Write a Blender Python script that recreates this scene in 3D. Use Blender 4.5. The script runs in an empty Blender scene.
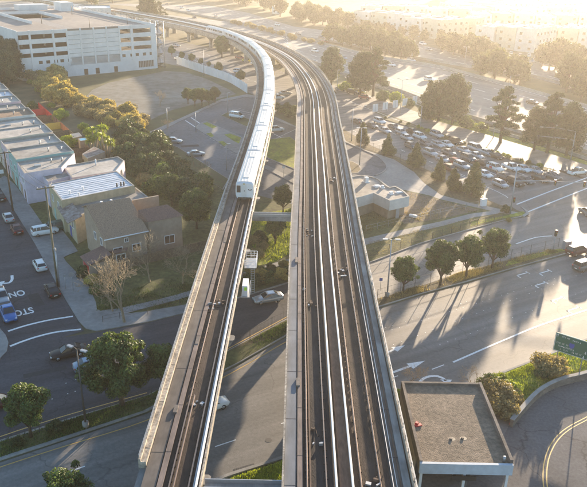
import bpy, bmesh, math, random
from mathutils import Vector, Matrix
C = bpy.context.scene
COL = C.collection
PI = math.pi
# ------------------------------------------------------------------ survey: photo pixel -> metres on a level at height z
SF, SCX, SCY, SP, SR, SH = 700.0, 293.5, 243.5, math.radians(23.3), math.radians(1.2), 50.5
def W(px, py, z=0.0):
    u = (px-SCX)/SF; v = (SCY-py)/SF
    c, s = math.cos(SR), math.sin(SR)
    a = u*c - v*s; b = u*s + v*c
    d = (a, math.cos(SP)+b*math.sin(SP), -math.sin(SP)+b*math.cos(SP))
    t = (z-SH)/d[2]
    return Vector((t*d[0], t*d[1]))
def WL(pts, z=0.0): return [W(x, y, z) for x, y in pts]

# ------------------------------------------------------------------ materials
MATS = {}
def mat(name, col, rough=0.8, var=0.25, scale=1.0, col2=None, bump=0.0, bscale=None, metal=0.0, spec=0.5, coat=0.0, big=0.0, bigscale=0.05, stretch=None, rnd=0.0, streak=None, crack=0.0):
    if name in MATS: return MATS[name]
    m = bpy.data.materials.new(name); m.use_nodes = True
    nt = m.node_tree; N = nt.nodes; L = nt.links
    b = N['Principled BSDF']
    b.inputs['Roughness'].default_value = rough; b.inputs['Metallic'].default_value = metal
    b.inputs['Specular IOR Level'].default_value = spec; b.inputs['Coat Weight'].default_value = coat
    b.inputs['Base Color'].default_value = (*col, 1)
    g = N.new('ShaderNodeNewGeometry'); pos = g.outputs['Position']
    if stretch:
        mp = N.new('ShaderNodeMapping'); mp.inputs['Scale'].default_value = stretch
        L.new(pos, mp.inputs[0]); pos = mp.outputs[0]
    if var > 0 or col2:
        n = N.new('ShaderNodeTexNoise'); n.inputs['Scale'].default_value = scale; n.inputs['Detail'].default_value = 8; n.inputs['Roughness'].default_value = .65
        L.new(pos, n.inputs['Vector'])
        r = N.new('ShaderNodeValToRGB'); r.color_ramp.elements[0].position = .3; r.color_ramp.elements[1].position = .7
        a = tuple(c*(1-var) for c in col); c2 = col2 if col2 else tuple(min(1, c*(1+var)) for c in col)
        r.color_ramp.elements[0].color = (*a, 1); r.color_ramp.elements[1].color = (*c2, 1)
        L.new(n.outputs['Fac'], r.inputs[0]); out = r.outputs[0]
        if big > 0:
            n2 = N.new('ShaderNodeTexNoise'); n2.inputs['Scale'].default_value = bigscale; n2.inputs['Detail'].default_value = 5
            L.new(g.outputs['Position'], n2.inputs['Vector'])
            mr = N.new('ShaderNodeMapRange'); mr.inputs[1].default_value = .3; mr.inputs[2].default_value = .7; mr.inputs[3].default_value = 1-big; mr.inputs[4].default_value = 1+big
            L.new(n2.outputs['Fac'], mr.inputs[0])
            mx = N.new('ShaderNodeVectorMath'); mx.operation = 'SCALE'; L.new(out, mx.inputs[0]); L.new(mr.outputs[0], mx.inputs['Scale']); out = mx.outputs[0]
        if streak:
            mp2 = N.new('ShaderNodeMapping'); mp2.vector_type = 'TEXTURE'; mp2.inputs['Rotation'].default_value = (0,0,streak[0]); mp2.inputs['Scale'].default_value = (60,1,1)
            L.new(g.outputs['Position'], mp2.inputs[0]); n4 = N.new('ShaderNodeTexNoise'); n4.inputs['Scale'].default_value = .55; n4.inputs['Detail'].default_value = 4
            L.new(mp2.outputs[0], n4.inputs['Vector']); mr = N.new('ShaderNodeMapRange'); mr.inputs[1].default_value = .3; mr.inputs[2].default_value = .7; mr.inputs[3].default_value = 1-streak[1]; mr.inputs[4].default_value = 1+streak[1]
            L.new(n4.outputs['Fac'], mr.inputs[0]); mx = N.new('ShaderNodeVectorMath'); mx.operation = 'SCALE'; L.new(out, mx.inputs[0]); L.new(mr.outputs[0], mx.inputs['Scale']); out = mx.outputs[0]
        if crack > 0:
            vo = N.new('ShaderNodeTexVoronoi'); vo.feature = 'DISTANCE_TO_EDGE'; vo.inputs['Scale'].default_value = .13
            wn = N.new('ShaderNodeTexNoise'); wn.inputs['Scale'].default_value = .35; wn.inputs['Detail'].default_value = 5; L.new(g.outputs['Position'], wn.inputs['Vector'])
            ad = N.new('ShaderNodeVectorMath'); ad.operation = 'MULTIPLY_ADD'; ad.inputs[1].default_value = (4,4,0); L.new(wn.outputs['Color'], ad.inputs[0]); L.new(g.outputs['Position'], ad.inputs[2]); L.new(ad.outputs[0], vo.inputs['Vector'])
            mk_ = N.new('ShaderNodeTexNoise'); mk_.inputs['Scale'].default_value = .05; L.new(g.outputs['Position'], mk_.inputs['Vector'])
            mr = N.new('ShaderNodeMapRange'); mr.inputs[1].default_value = 0; mr.inputs[2].default_value = .014; mr.inputs[3].default_value = 1-crack; mr.inputs[4].default_value = 1; L.new(vo.outputs['Distance'], mr.inputs[0])
            mm = N.new('ShaderNodeMapRange'); mm.inputs[1].default_value = .44; mm.inputs[2].default_value = .56; L.new(mk_.outputs['Fac'], mm.inputs[0])
            mi = N.new('ShaderNodeMix'); mi.inputs[2].default_value = 1.0; L.new(mm.outputs[0], mi.inputs[0]); L.new(mr.outputs[0], mi.inputs[3])
            mx = N.new('ShaderNodeVectorMath'); mx.operation = 'SCALE'; L.new(out, mx.inputs[0]); L.new(mi.outputs[0], mx.inputs['Scale']); out = mx.outputs[0]
        if rnd > 0:
            oi = N.new('ShaderNodeObjectInfo'); mr = N.new('ShaderNodeMapRange'); mr.inputs[3].default_value = 1-rnd; mr.inputs[4].default_value = 1+rnd
            L.new(oi.outputs['Random'], mr.inputs[0])
            mx = N.new('ShaderNodeVectorMath'); mx.operation = 'SCALE'; L.new(out, mx.inputs[0]); L.new(mr.outputs[0], mx.inputs['Scale']); out = mx.outputs[0]
        L.new(out, b.inputs['Base Color'])
    if bump > 0:
        n3 = N.new('ShaderNodeTexNoise'); n3.inputs['Scale'].default_value = bscale or scale*4; n3.inputs['Detail'].default_value = 6
        L.new(pos, n3.inputs['Vector'])
        bp = N.new('ShaderNodeBump'); bp.inputs['Strength'].default_value = bump; bp.inputs['Distance'].default_value = .05
        L.new(n3.outputs['Fac'], bp.inputs['Height']); L.new(bp.outputs[0], b.inputs['Normal'])
    MATS[name] = m; return m
def leafmat(name, c1, c2, trans=0.35, scale=.5):
    m = bpy.data.materials.new(name); m.use_nodes = True; nt = m.node_tree; N = nt.nodes; L = nt.links
    N.remove(N['Principled BSDF']); out = N['Material Output']
    g = N.new('ShaderNodeNewGeometry'); n = N.new('ShaderNodeTexNoise'); n.inputs['Scale'].default_value = scale; n.inputs['Detail'].default_value = 4
    L.new(g.outputs['Position'], n.inputs['Vector'])
    add = N.new('ShaderNodeMath'); add.operation = 'MULTIPLY_ADD'; L.new(g.outputs['Random Per Island'], add.inputs[0]); add.inputs[1].default_value = .55
    L.new(n.outputs['Fac'], add.inputs[2])
    r = N.new('ShaderNodeValToRGB'); r.color_ramp.elements[0].position = .45; r.color_ramp.elements[1].position = 1.05
    r.color_ramp.elements[0].color = (*c1, 1); r.color_ramp.elements[1].color = (*c2, 1)
    L.new(add.outputs[0], r.inputs[0])
    oi = N.new('ShaderNodeObjectInfo'); mr = N.new('ShaderNodeMapRange'); mr.inputs[3].default_value = .8; mr.inputs[4].default_value = 1.2
    L.new(oi.outputs['Random'], mr.inputs[0])
    mx = N.new('ShaderNodeVectorMath'); mx.operation = 'SCALE'; L.new(r.outputs[0], mx.inputs[0]); L.new(mr.outputs[0], mx.inputs['Scale'])
    d = N.new('ShaderNodeBsdfPrincipled'); d.inputs['Roughness'].default_value = .55; d.inputs['Specular IOR Level'].default_value = .35
    t = N.new('ShaderNodeBsdfTranslucent'); L.new(mx.outputs[0], d.inputs['Base Color'])
    mx2 = N.new('ShaderNodeVectorMath'); mx2.operation = 'MULTIPLY'; mx2.inputs[1].default_value = (1.5, 1.4, .7); L.new(mx.outputs[0], mx2.inputs[0]); L.new(mx2.outputs[0], t.inputs['Color'])
    ms = N.new('ShaderNodeMixShader'); ms.inputs[0].default_value = trans
    L.new(d.outputs[0], ms.inputs[1]); L.new(t.outputs[0], ms.inputs[2]); L.new(ms.outputs[0], out.inputs['Surface'])
    MATS[name] = m; return m
def M(n): return MATS[n]

mat('asphalt', (.165,.158,.148), .7, .2, 2.5, bump=.25, bscale=14, big=.22, bigscale=.06, streak=(.53,.32), crack=.4, spec=.45)
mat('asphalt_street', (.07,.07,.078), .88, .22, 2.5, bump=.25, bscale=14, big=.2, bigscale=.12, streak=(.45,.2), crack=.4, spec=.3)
mat('asphalt_lot', (.15,.16,.17), .85, .22, 1.2, bump=.2, bscale=9, big=.25, bigscale=.07, crack=.5, spec=.3)
mat('freeway_concrete', (.25,.24,.225), .85, .15, .6, big=.2, bigscale=.02, spec=.3, streak=(-.98,.15))
mat('ramp_asphalt', (.14,.135,.135), .88, .25, 3, bump=.3, bscale=15, big=.25, bigscale=.15, crack=.5, spec=.3)
mat('concrete', (.3,.29,.27), .85, .2, 1.5, bump=.2, bscale=8, big=.2, bigscale=.15)
mat('sidewalk', (.24,.235,.225), .85, .18, 1.2, bump=.2, bscale=8, big=.2, bigscale=.2)
mat('deck_concrete', (.27,.26,.245), .8, .3, 1.2, bump=.2, bscale=6, big=.3, bigscale=.3, stretch=(1,.15,1))
mat('parapet_concrete', (.34,.3,.25), .85, .6, 3.0, bump=.4, bscale=9, big=.3, bigscale=.6)
mat('ballast', (.03,.026,.026), .95, .35, 2.0, bump=.7, bscale=12, big=.3, bigscale=.2, stretch=(1,.3,1))
mat('ballast_brown', (.055,.038,.029), .95, .35, 2.0, bump=.7, bscale=12, big=.3, bigscale=.25, stretch=(1,.3,1))
mat('trough_concrete', (.19,.145,.125), .85, .3, 2.0, bump=.3, big=.25, bigscale=.4, stretch=(1,.25,1))
mat('plinth_rust', (.13,.08,.055), .85, .4, 3.0, bump=.3, stretch=(1,.3,1))
mat('rail_steel', (.3,.22,.17), .35, .15, 4, metal=.8)
mat('rail_cover', (.85,.85,.85), .5, .06, 3)
mat('walkway_grey', (.17,.185,.205), .9, .2, 1.5, big=.2, bigscale=.3, stretch=(1,.2,1))
mat('old_concrete', (.17,.145,.125), .9, .35, 2, bump=.4, bscale=8, big=.3, bigscale=.4)
mat('walkway_brown', (.125,.108,.095), .9, .25, 1.5, big=.3, bigscale=.4, stretch=(1,.25,1))
mat('white_paint', (.75,.75,.73), .6, .25, 5)
mat('yellow_paint', (.6,.38,.1), .6, .2, 5)
mat('galvanised', (.4,.41,.42), .45, .1, 4, metal=.6)
mat('pole_grey', (.33,.36,.4), .5, .08, 4, metal=.3)  # grey with the bluish cast of the lens mixed into the colour
mat('pole_dark', (.07,.065,.06), .6, .2, 4)
mat('black_metal', (.03,.03,.03), .5, .1, 4)
mat('wood_pole', (.17,.15,.1), .9, .3, 4, bump=.3, bscale=20)
mat('fence_wood', (.17,.12,.085), .9, .35, 3, bump=.3, bscale=12)
mat('dirt', (.16,.125,.09), .95, .35, .9, bump=.5, bscale=5, big=.3, bigscale=.15)
mat('dry_grass', (.14,.11,.055), .95, .4, 1.2, col2=(.1,.12,.035), bump=.8, bscale=6, big=.35, bigscale=.12)
mat('green_grass', (.14,.19,.02), .95, .45, 1.5, col2=(.36,.38,.04), bump=.9, bscale=7, big=.35, bigscale=.3)
mat('dark_grass', (.07,.09,.025), .95, .4, 1.2, col2=(.15,.15,.05), bump=.8, bscale=6, big=.3, bigscale=.2)
mat('mulch', (.1,.07,.04), .95, .45, 1.6, col2=(.19,.15,.07), bump=.9, bscale=8, big=.3, bigscale=.3)
mat('lot_gravel', (.13,.12,.09), .9, .25, .3, col2=(.22,.22,.2), bump=.4, bscale=6, big=.3, bigscale=.04)
mat('terrain', (.1,.1,.045), .95, .4, .15, col2=(.17,.15,.08), bump=.4, bscale=1, big=.35, bigscale=.012)
mat('tar_patch', (.05,.05,.052), .9, .2, 2, spec=.3)
mat('golf_green', (.13,.17,.05), .95, .25, .1, big=.3, bigscale=.02)
mat('roof_gravel', (.21,.165,.12), .95, .4, 2.2, bump=1.0, bscale=9, big=.2, bigscale=.4)
mat('roof_gravel_grey', (.12,.115,.1), .95, .35, 3, bump=.6, bscale=12, big=.25, bigscale=.3)
mat('roof_tar', (.36,.33,.29), .9, .22, 1.2, bump=.3, bscale=6, big=.3, bigscale=.25, rnd=.25)
mat('roof_silver', (.55,.58,.62), .45, .15, .8, big=.12, bigscale=.4)
mat('roof_shingle', (.29,.195,.13), .9, .5, 7, bump=.6, bscale=18)
mat('roof_shingle_red', (.2,.12,.1), .9, .35, 7, bump=.6, bscale=18)
mat('roof_rust', (.22,.11,.08), .8, .5, 1.5, col2=(.4,.36,.33))
mat('wall_white', (.62,.6,.57), .8, .1, 1, big=.08, bigscale=.3)
mat('wall_fascia', (.5,.56,.62), .7, .1, 1.5, big=.08, bigscale=.4)
mat('wall_beige', (.42,.37,.25), .85, .15, 1.2, big=.12, bigscale=.3)
mat('wall_brown', (.36,.28,.215), .9, .12, 1.5, big=.1, bigscale=.4)
mat('wall_dark_brown', (.13,.085,.065), .9, .15, 1.5)
mat('wall_lavender', (.55,.51,.6), .85, .08, 1.2, big=.08, bigscale=.3)
mat('wall_pink', (.62,.48,.52), .85, .08, 1.2)
mat('wall_teal', (.28,.47,.44), .85, .1, 1.2)
mat('wall_salmon', (.6,.35,.28), .85, .1, 1.2)
mat('wall_cream', (.58,.53,.42), .85, .1, 1.2)
mat('wall_tan', (.35,.27,.2), .85, .15, 1.2)
mat('trim_white', (.75,.75,.75), .6, .05, 2)
mat('garage_concrete', (.7,.7,.7), .85, .08, .4, bump=.1, big=.1, bigscale=.08)
mat('garage_deck', (.27,.235,.21), .85, .15, .5, big=.3, bigscale=.03, stretch=(1,.3,1))
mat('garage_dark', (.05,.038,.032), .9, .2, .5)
mat('glass_dark', (.03,.035,.04), .12, .1, 1, spec=.8)
mat('red_paint', (.5,.03,.04), .5, .1, 3)
mat('orange_paint', (.4,.16,.08), .8, .15, 3)
mat('yellow_wall', (.5,.38,.08), .8, .12, 3)
mat('green_sign', (.015,.12,.08), .5, .08, 3)
mat('blue_paint', (.03,.08,.35), .5, .05, 3)
mat('train_white', (.62,.63,.65), .35, .05, .6, big=.05, bigscale=.3, coat=.2)
mat('train_roof', (.6,.6,.59), .4, .07, .8, big=.08, bigscale=.2)
mat('tyre', (.02,.02,.02), .9, .1, 5)
mat('rim', (.4,.4,.42), .35, .1, 5, metal=.8)
mat('lamp_red', (.5,.02,.02), .3, .05, 5)
mat('lamp_clear', (.7,.7,.68), .2, .05, 5)
mat('bark', (.09,.065,.045), .95, .35, 4, bump=.6, bscale=15)
mat('bark_pale', (.3,.24,.16), .95, .25, 4, bump=.4, bscale=15)
mat('tarp_blue', (.1,.4,.6), .6, .1, 3)
mat('signal_yellow', (.45,.3,.03), .6, .1, 3)
mat('vest_lime', (.45,.8,.05), .7, .05, 5)
leafmat('leaf_dark', (.016,.032,.013), (.085,.125,.042), .25)
leafmat('leaf_mid', (.02,.04,.015), (.125,.185,.05), .28)
leafmat('leaf_conifer', (.03,.045,.016), (.13,.14,.045), .28)
leafmat('leaf_pine', (.02,.032,.014), (.085,.11,.045), .25)
leafmat('leaf_yellow', (.2,.16,.05), (.5,.42,.15), .4)
leafmat('leaf_tan', (.13,.11,.055), (.34,.29,.15), .38)
leafmat('leaf_bright', (.1,.16,.025), (.34,.4,.05), .35)
leafmat('leaf_far', (.03,.042,.02), (.1,.12,.05), .3, .2)

# ------------------------------------------------------------------ object helpers
def tag(o, label=None, cat=None, group=None, kind=None):
    if label: o['label'] = label
    if cat: o['category'] = cat
    if group: o['group'] = group
    if kind: o['kind'] = kind
    return o
def empty(name, loc=(0,0,0), rz=0.0, label=None, cat=None, group=None):
    o = bpy.data.objects.new(name, None); COL.objects.link(o); o.location = loc; o.rotation_euler = (0,0,rz)
    o.empty_display_size = .2
    return tag(o, label, cat, group)
def copy_tree(o, parent=None):
    c = o.copy(); COL.objects.link(c)
    if parent: c.parent = parent
    for ch in list(o.children): copy_tree(ch, c)
    return c
class MB:
    def __init__(s): s.v = []; s.f = []; s.m = []; s.smooth = []
    def add(s, vs, fs, mi=0, sm=False):
        n = len(s.v); s.v += [tuple(v) for v in vs]
        for f in fs: s.f.append(tuple(i+n for i in f)); s.m.append(mi); s.smooth.append(sm)
        return s
    def box(s, x0, y0, z0, x1, y1, z1, mi=0, mtx=None):
        vs = [Vector(p) for p in ((x0,y0,z0),(x1,y0,z0),(x1,y1,z0),(x0,y1,z0),(x0,y0,z1),(x1,y0,z1),(x1,y1,z1),(x0,y1,z1))]
        if mtx: vs = [mtx @ v for v in vs]
        return s.add(vs, [(0,3,2,1),(4,5,6,7),(0,1,5,4),(1,2,6,5),(2,3,7,6),(3,0,4,7)], mi)
    def obox(s, c, sx, sy, sz, rz=0, mi=0, tilt=None):   # centre of base
        mt = Matrix.Translation(Vector(c)) @ Matrix.Rotation(rz, 4, 'Z')
        if tilt: mt = mt @ tilt
        return s.box(-sx/2, -sy/2, 0, sx/2, sy/2, sz, mi, mt)
    def prism(s, poly, z0, z1, mi=0, top=None):
        poly = [Vector((p[0], p[1])) for p in poly]
        a = sum(poly[i].x*poly[(i+1)%len(poly)].y-poly[(i+1)%len(poly)].x*poly[i].y for i in range(len(poly)))
        if a < 0: poly.reverse()
        n = len(poly)
        vs = [(p.x,p.y,z0) for p in poly]+[(p.x,p.y,z1) for p in poly]
        s.add(vs, [tuple(range(n-1,-1,-1))]+[(i,(i+1)%n,n+(i+1)%n,n+i) for i in range(n)], mi)
        s.add([(p.x,p.y,z1) for p in poly], [tuple(range(n))], mi if top is None else top)
        return s
    def sheet(s, poly, z, mi=0):
        poly = [Vector((p[0], p[1])) for p in poly]
        a = sum(poly[i].x*poly[(i+1)%len(poly)].y-poly[(i+1)%len(poly)].x*poly[i].y for i in range(len(poly)))
        if a < 0: poly.reverse()
        return s.add([(p.x,p.y,z) for p in poly], [tuple(range(len(poly)))], mi)
    def strip(s, left, right, z, mi=0):        # sheet between two polylines with the same number of points
        vs = [(p[0],p[1],z) for p in left]+[(p[0],p[1],z) for p in right]; n = len(left)
        return s.add(vs, [(i,i+1,n+i+1,n+i) for i in range(n-1)], mi)
    def tube(s, pts, r, seg=8, mi=0, caps=True):
        pts = [Vector(p) for p in pts]; rr = r if isinstance(r, (list, tuple)) else [r]*len(pts); vs = []; fs = []
        for i, p in enumerate(pts):
            d = (pts[min(i+1,len(pts)-1)]-pts[max(i-1,0)]).normalized()
            up = Vector((0,0,1)) if abs(d.z) < .9 else Vector((1,0,0))
            a = d.cross(up).normalized(); b = d.cross(a)
            for k in range(seg):
                t = 2*PI*k/seg; vs.append(p+a*math.cos(t)*rr[i]+b*math.sin(t)*rr[i])
        for i in range(len(pts)-1):
            for k in range(seg): fs.append((i*seg+k,i*seg+(k+1)%seg,(i+1)*seg+(k+1)%seg,(i+1)*seg+k))
        if caps: fs.append(tuple(range(seg))); fs.append(tuple(range((len(pts)-1)*seg+seg-1,(len(pts)-1)*seg-1,-1)))
        return s.add(vs, fs, mi, True)
    def ribbon(s, pts, offs, mi=0):            # sweep a profile (list of (lateral, z)) along horizontal path with closed profile
        n = len(offs); vs = []; fs = []
        for i, p in enumerate(pts):
            p = Vector(p[:2]); a = Vector(pts[max(i-1,0)][:2]); b = Vector(pts[min(i+1,len(pts)-1)][:2]); d = (b-a).normalized(); nr = Vector((d.y,-d.x))
            for (o, z) in offs: q = p+nr*o; vs.append((q.x,q.y,z))
        for i in range(len(pts)-1):
            for k in range(n): fs.append((i*n+k,(i+1)*n+k,(i+1)*n+(k+1)%n,i*n+(k+1)%n))
        fs.append(tuple(range(n))); fs.append(tuple(range((len(pts)-1)*n+n-1,(len(pts)-1)*n-1,-1)))
        return s.add(vs, fs, mi)
    def bar(s, pts, o0, o1, z0, z1, mi=0): return s.ribbon(pts, [(o0,z0),(o1,z0),(o1,z1),(o0,z1)], mi)
    def build(s, name, mats, parent=None, fix=True):
        me = bpy.data.meshes.new(name); me.from_pydata(s.v, [], s.f)
        if not isinstance(mats, (list, tuple)): mats = [mats]
        for m in mats: me.materials.append(M(m) if isinstance(m, str) else m)
        me.polygons.foreach_set('material_index', s.m); me.polygons.foreach_set('use_smooth', s.smooth)
        if fix:
            bm = bmesh.new(); bm.from_mesh(me); bmesh.ops.recalc_face_normals(bm, faces=bm.faces); bm.to_mesh(me); bm.free()
        me.update()
        o = bpy.data.objects.new(name, me); COL.objects.link(o)
        if parent: o.parent = parent
        return o
def struct(name, mb, mats, fix=True):
    return tag(mb.build(name, mats, fix=fix), kind='structure')
def flat(name, pix, z, m): return struct(name, MB().sheet(WL(pix), z), m, fix=False)
def slab(name, pix, z, m): return struct(name, MB().prism(WL(pix), 0, z), m)
def resample(pts, step):
    pts = [Vector(p[:2]) for p in pts]; out = []
    # catmull-rom
    P = [pts[0]*2-pts[1]]+pts+[pts[-1]*2-pts[-2]]
    for i in range(1, len(P)-2):
        n = max(1, int((P[i+1]-P[i]).length/step))
        for k in range(n):
            t = k/n; a,b,c,d = P[i-1],P[i],P[i+1],P[i+2]
            out.append(.5*((2*b)+(c-a)*t+(2*a-5*b+4*c-d)*t*t+(3*b-a-3*c+d)*t**3))
    out.append(pts[-1]); return out
def offset(pts, o):
    r = []
    for i, p in enumerate(pts):
        d = (pts[min(i+1,len(pts)-1)]-pts[max(i-1,0)]).normalized(); r.append(p+Vector((d.y,-d.x))*o)
    return r

HAZE = .00021; EXPO = 1.85
# ================================================================== SETTING
def hillz(x, y):
    if y < 640: return 0.0
    return (y-640)*.028*(1+.5*math.sin(x*.006+1.3))*(1+.25*math.sin(x*.017)) 
mb = MB(); xs = [-900+30*i for i in range(61)]; ys = [-150+35*j for j in range(46)]
vs = [(x,y,hillz(x,y)) for y in ys for x in xs]; nx = len(xs)
mb.add(vs, [(j*nx+i,j*nx+i+1,(j+1)*nx+i+1,(j+1)*nx+i) for j in range(len(ys)-1) for i in range(nx-1)], 0, True)
struct('ground', mb, 'terrain', fix=False)
def hoff(pix, z, m, name): return flat(name, pix, z, m)
# freeway carriageways, straight concrete bands
farU = [W(160,-7), W(180,0), W(247,12.5), W(294,26.5), W(354,34), W(409,42), W(470,56), W(530,70), W(587,84), W(640,97)]
farL = [W(140,3), W(165,9), W(227,21), W(294,36), W(326,41), W(376,51), W(470,68), W(530,76.5), W(587,92), W(640,106)]
farU[0] = farU[0] + Vector((-260, 130)); farL[0] = farL[0]+Vector((-260,130))
struct('freeway', MB().strip(farU[:len(farL)], farL, .02), 'freeway_concrete', fix=False)
nearU = [W(160,7), W(227,21.5), W(294,37.5), W(327,45), W(376,57), W(440,67.5), W(515,87), W(587,107), W(640,121)]
nearL = [W(140,17), W(227,36), W(294,56), W(344,75), W(400,92), W(440,108), W(515,132), W(587,154), W(640,172)]
nearU[0] += Vector((-200,100)); nearL[0] += Vector((-200,100))
struct('freeway', MB().strip(nearU, nearL, .02), 'freeway_concrete', fix=False)
# lane lines on both carriageways (dashes)
mk = MB()
def lerp(a,b,t): return a+(b-a)*t
def dashes(mb, A, B, t, z, w=.3, on=6, off=8):
    P = [lerp(a,b,t) for a,b in zip(A,B)]; P = resample(P, 2.0); d = 0; i = 0
    while i < len(P)-1:
        j = i; L = 0
        while j < len(P)-1 and L < on: L += (P[j+1]-P[j]).length; j += 1
        if P[i].y > 60 and P[i].x > -250:
            q = P[i:j+1]; a = offset(q,-w/2); b = offset(q,w/2); mb.strip(b, a, z)
        i = j; L = 0
        while i < len(P)-1 and L < off: L += (P[i+1]-P[i]).length; i += 1
for t in (.2,.36,.52,.68,.84): dashes(mk, nearU, nearL, t, .045, .32)
for t in (.25,.5,.75): dashes(mk, farU, farL, t, .045, .35)
for t in (.04,.95):
    P = resample([lerp(a,b,t) for a,b in zip(nearU,nearL)], 6); mk.strip(offset(P,.2), offset(P,-.2), .045)
struct('road_marking', mk, 'white_paint', fix=False)
# golf course green and the slope between the carriageways
flat('golf_course', [(200,-12),(200,-3),(262,9),(310,14),(352,20),(356,8),(420,3),(420,-10)], .05, 'golf_green')
flat('slope', [(440,69.5),(470,71),(530,78),(587,94),(640,109),(640,119),(587,105),(515,85)], .03, 'dry_grass')
flat('frontage_road', [(500,62),(530,71),(587,84),(587,74),(540,62),(480,50),(474,54)], .035, 'freeway_concrete')
# verge between freeway and the ramp / the street with the waiting cars
flat('verge', [(90,34),(210,44),(294,59),(344,77),(400,94),(440,110.5),(515,134),(587,156),(640,174),(640,200),(587,182),(545,168),(500,153),(449,138),(405,122),(345,96),(296,78),(250,56),(210,50),(90,40)], .012, 'dry_grass')
flat('ramp_road', [(330,84),(380,98),(430,117),(480,131),(530,146),(575,160),(640,179),(640,196),(587,180),(545,167),(510,157),(470,144.5),(430,130.5),(400,119),(340,98)], .03, 'asphalt')
flat('grass_verge', [(425,114),(480,128),(530,143),(587,161.5),(587,165),(530,147.5),(480,132.5),(425,118)], .04, 'green_grass')
# broad street running from the far left under the viaducts to the intersection at the right
flat('road', [(60,40),(110,41),(150,37),(210,47),(250,58),(275,68),(296,78),(345,97),(381,115.5),(405,122),(431,133),(449,138),(521,160),(545,168),(587,180),(640,196),
    (640,300),(600,333),(587,339),(560,232),(524,214.5),(512,207),(500,205),(465,190),(430,171),(400,158),(373,146.5),(349,138),(320,121),(296,108),(262,98),(247,92),(224,79),(193,69),(150,60),(110,58)], .02, 'asphalt')
# the upper road with the black and silver sedans and the lower road below the median
upA = [(-90,372),(-40,350),(0,331),(60,338),(100,332),(147,323),(187,313.5),(243,297.5),(294,282),(330,274),(366,264.5),(414,246.5),(440,238.5),(500,222),(524,215.5)]
upB = [(-90,490),(-40,457),(0,441),(60,422),(100,410),(147,396),(187,376),(228,351),(288,318.5),(330,309),(376,299.5),(430,283),(462,273),(530,254),(572,247)]
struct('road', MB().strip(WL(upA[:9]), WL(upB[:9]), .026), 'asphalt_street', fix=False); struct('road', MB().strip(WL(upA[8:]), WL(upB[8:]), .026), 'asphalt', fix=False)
lowA = [(-90,505),(-40,478),(0,463),(60,443),(147,414),(190,390),(239,365.5),(288,336.5),(330,322),(377,309.5),(420,296),(467,283.5),(520,268),(574,253.5),(640,237)]
lowB = [(-140,640),(-70,610),(0,585),(60,560),(120,527),(175,502),(225,477),(282,458.5),(330,441),(370,425),(410,408),(475,383.5),(537,359.5),(587,339.5),(640,318)]
struct('road', MB().strip(WL(lowA), WL(lowB), .023), 'asphalt', fix=False)
# asphalt patches where the intersection joins
flat('road', [(523,216),(572,249),(600,250),(640,236),(640,196),(560,170),(520,190)], .030, 'asphalt')
# residential street with the stop line
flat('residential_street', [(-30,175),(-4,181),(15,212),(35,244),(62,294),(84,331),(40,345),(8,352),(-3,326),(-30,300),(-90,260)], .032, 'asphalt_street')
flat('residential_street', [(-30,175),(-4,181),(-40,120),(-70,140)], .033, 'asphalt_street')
# kerbed median strip with trees and fence
medA = upB[:]; medB = [(-90,503),(-40,476),(0,461),(60,441.5),(147,412),(190,388),(239,363.5),(288,335),(330,320),(377,308),(420,294.5),(467,282),(520,266.5),(565,254.5),(573,251)]
def outline(a, b): return WL(a)+list(reversed(WL(b)))
def kerbed(name, A, B, soil, inset=.35):
    a = WL(A); b = WL(B); n = len(a)
    struct('kerb', MB().prism(a+list(reversed(b)), 0, .14), 'concrete')
    ai = []; bi = []
    for i in range(n):
        d = (b[i]-a[i]); L = max(d.length, .01); ai.append(a[i]+d/L*min(inset, L*.3)); bi.append(b[i]-d/L*min(inset*1.3, L*.3))
    struct(name, MB().strip(ai, bi, .15), soil, fix=False)
medA[-1] = (571,248)
kerbed('median_strip', medA[:8], medB[:8], 'dark_grass')
kerbed('median_strip', medA[7:], medB[7:], 'mulch')
flat('grass_verge', [(470,277.5),(500,269),(540,258),(566,251),(562,248.5),(540,254),(500,264.5),(478,271)], .16, 'green_grass') if False else None
struct('grass_verge', MB().sheet(WL([(505,266.5),(540,257),(566,250.5),(560,248.5),(540,252.5),(508,261.5)], .15), .158), 'green_grass', fix=False)
# corner island at the left edge
slab('pavement', [(-60,320),(-25,322),(0,329),(6,336),(8.5,343),(7,352),(0,359),(-60,385)], .15, 'sidewalk')
# pavement of the residential street and the bank behind it
slab('pavement', [(-4,181),(15,212),(35,244),(62,294),(79,322),(86,329),(97,331.5),(147,322.5),(187,313),(187,305),(147,312),(112,316),(97,310),(96,303),(88,285),(66,262),(48,232),(30,206),(16,186),(5,176)], .14, 'sidewalk')
flat('yard', [(5,176),(30,206),(48,232),(66,262),(88,285),(96,303),(97,310),(112,316),(147,312),(187,305),(243,289),(294,272),(294,205),(200,180),(120,160)], .05, 'dark_grass')
struct('path', MB().strip(WL([(97,312),(120,309),(147,303),(175,296),(215,284),(252,270),(294,258)]), WL([(103,318),(125,314.5),(149,308),(178,300.5),(218,288),(254,274),(296,262)]), .15), 'sidewalk', fix=False)
flat('grass_verge', [(250,220),(262,214),(296,207),(296,250),(276,262),(255,267)], .06, 'green_grass')
flat('hedge_bed', [(243,294),(294,280),(294,262),(250,276)], .06, 'dark_grass')
flat('driveway', [(55,262),(70,255),(78,252),(72,243),(60,228),(48,232)], .155, 'sidewalk')
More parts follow.
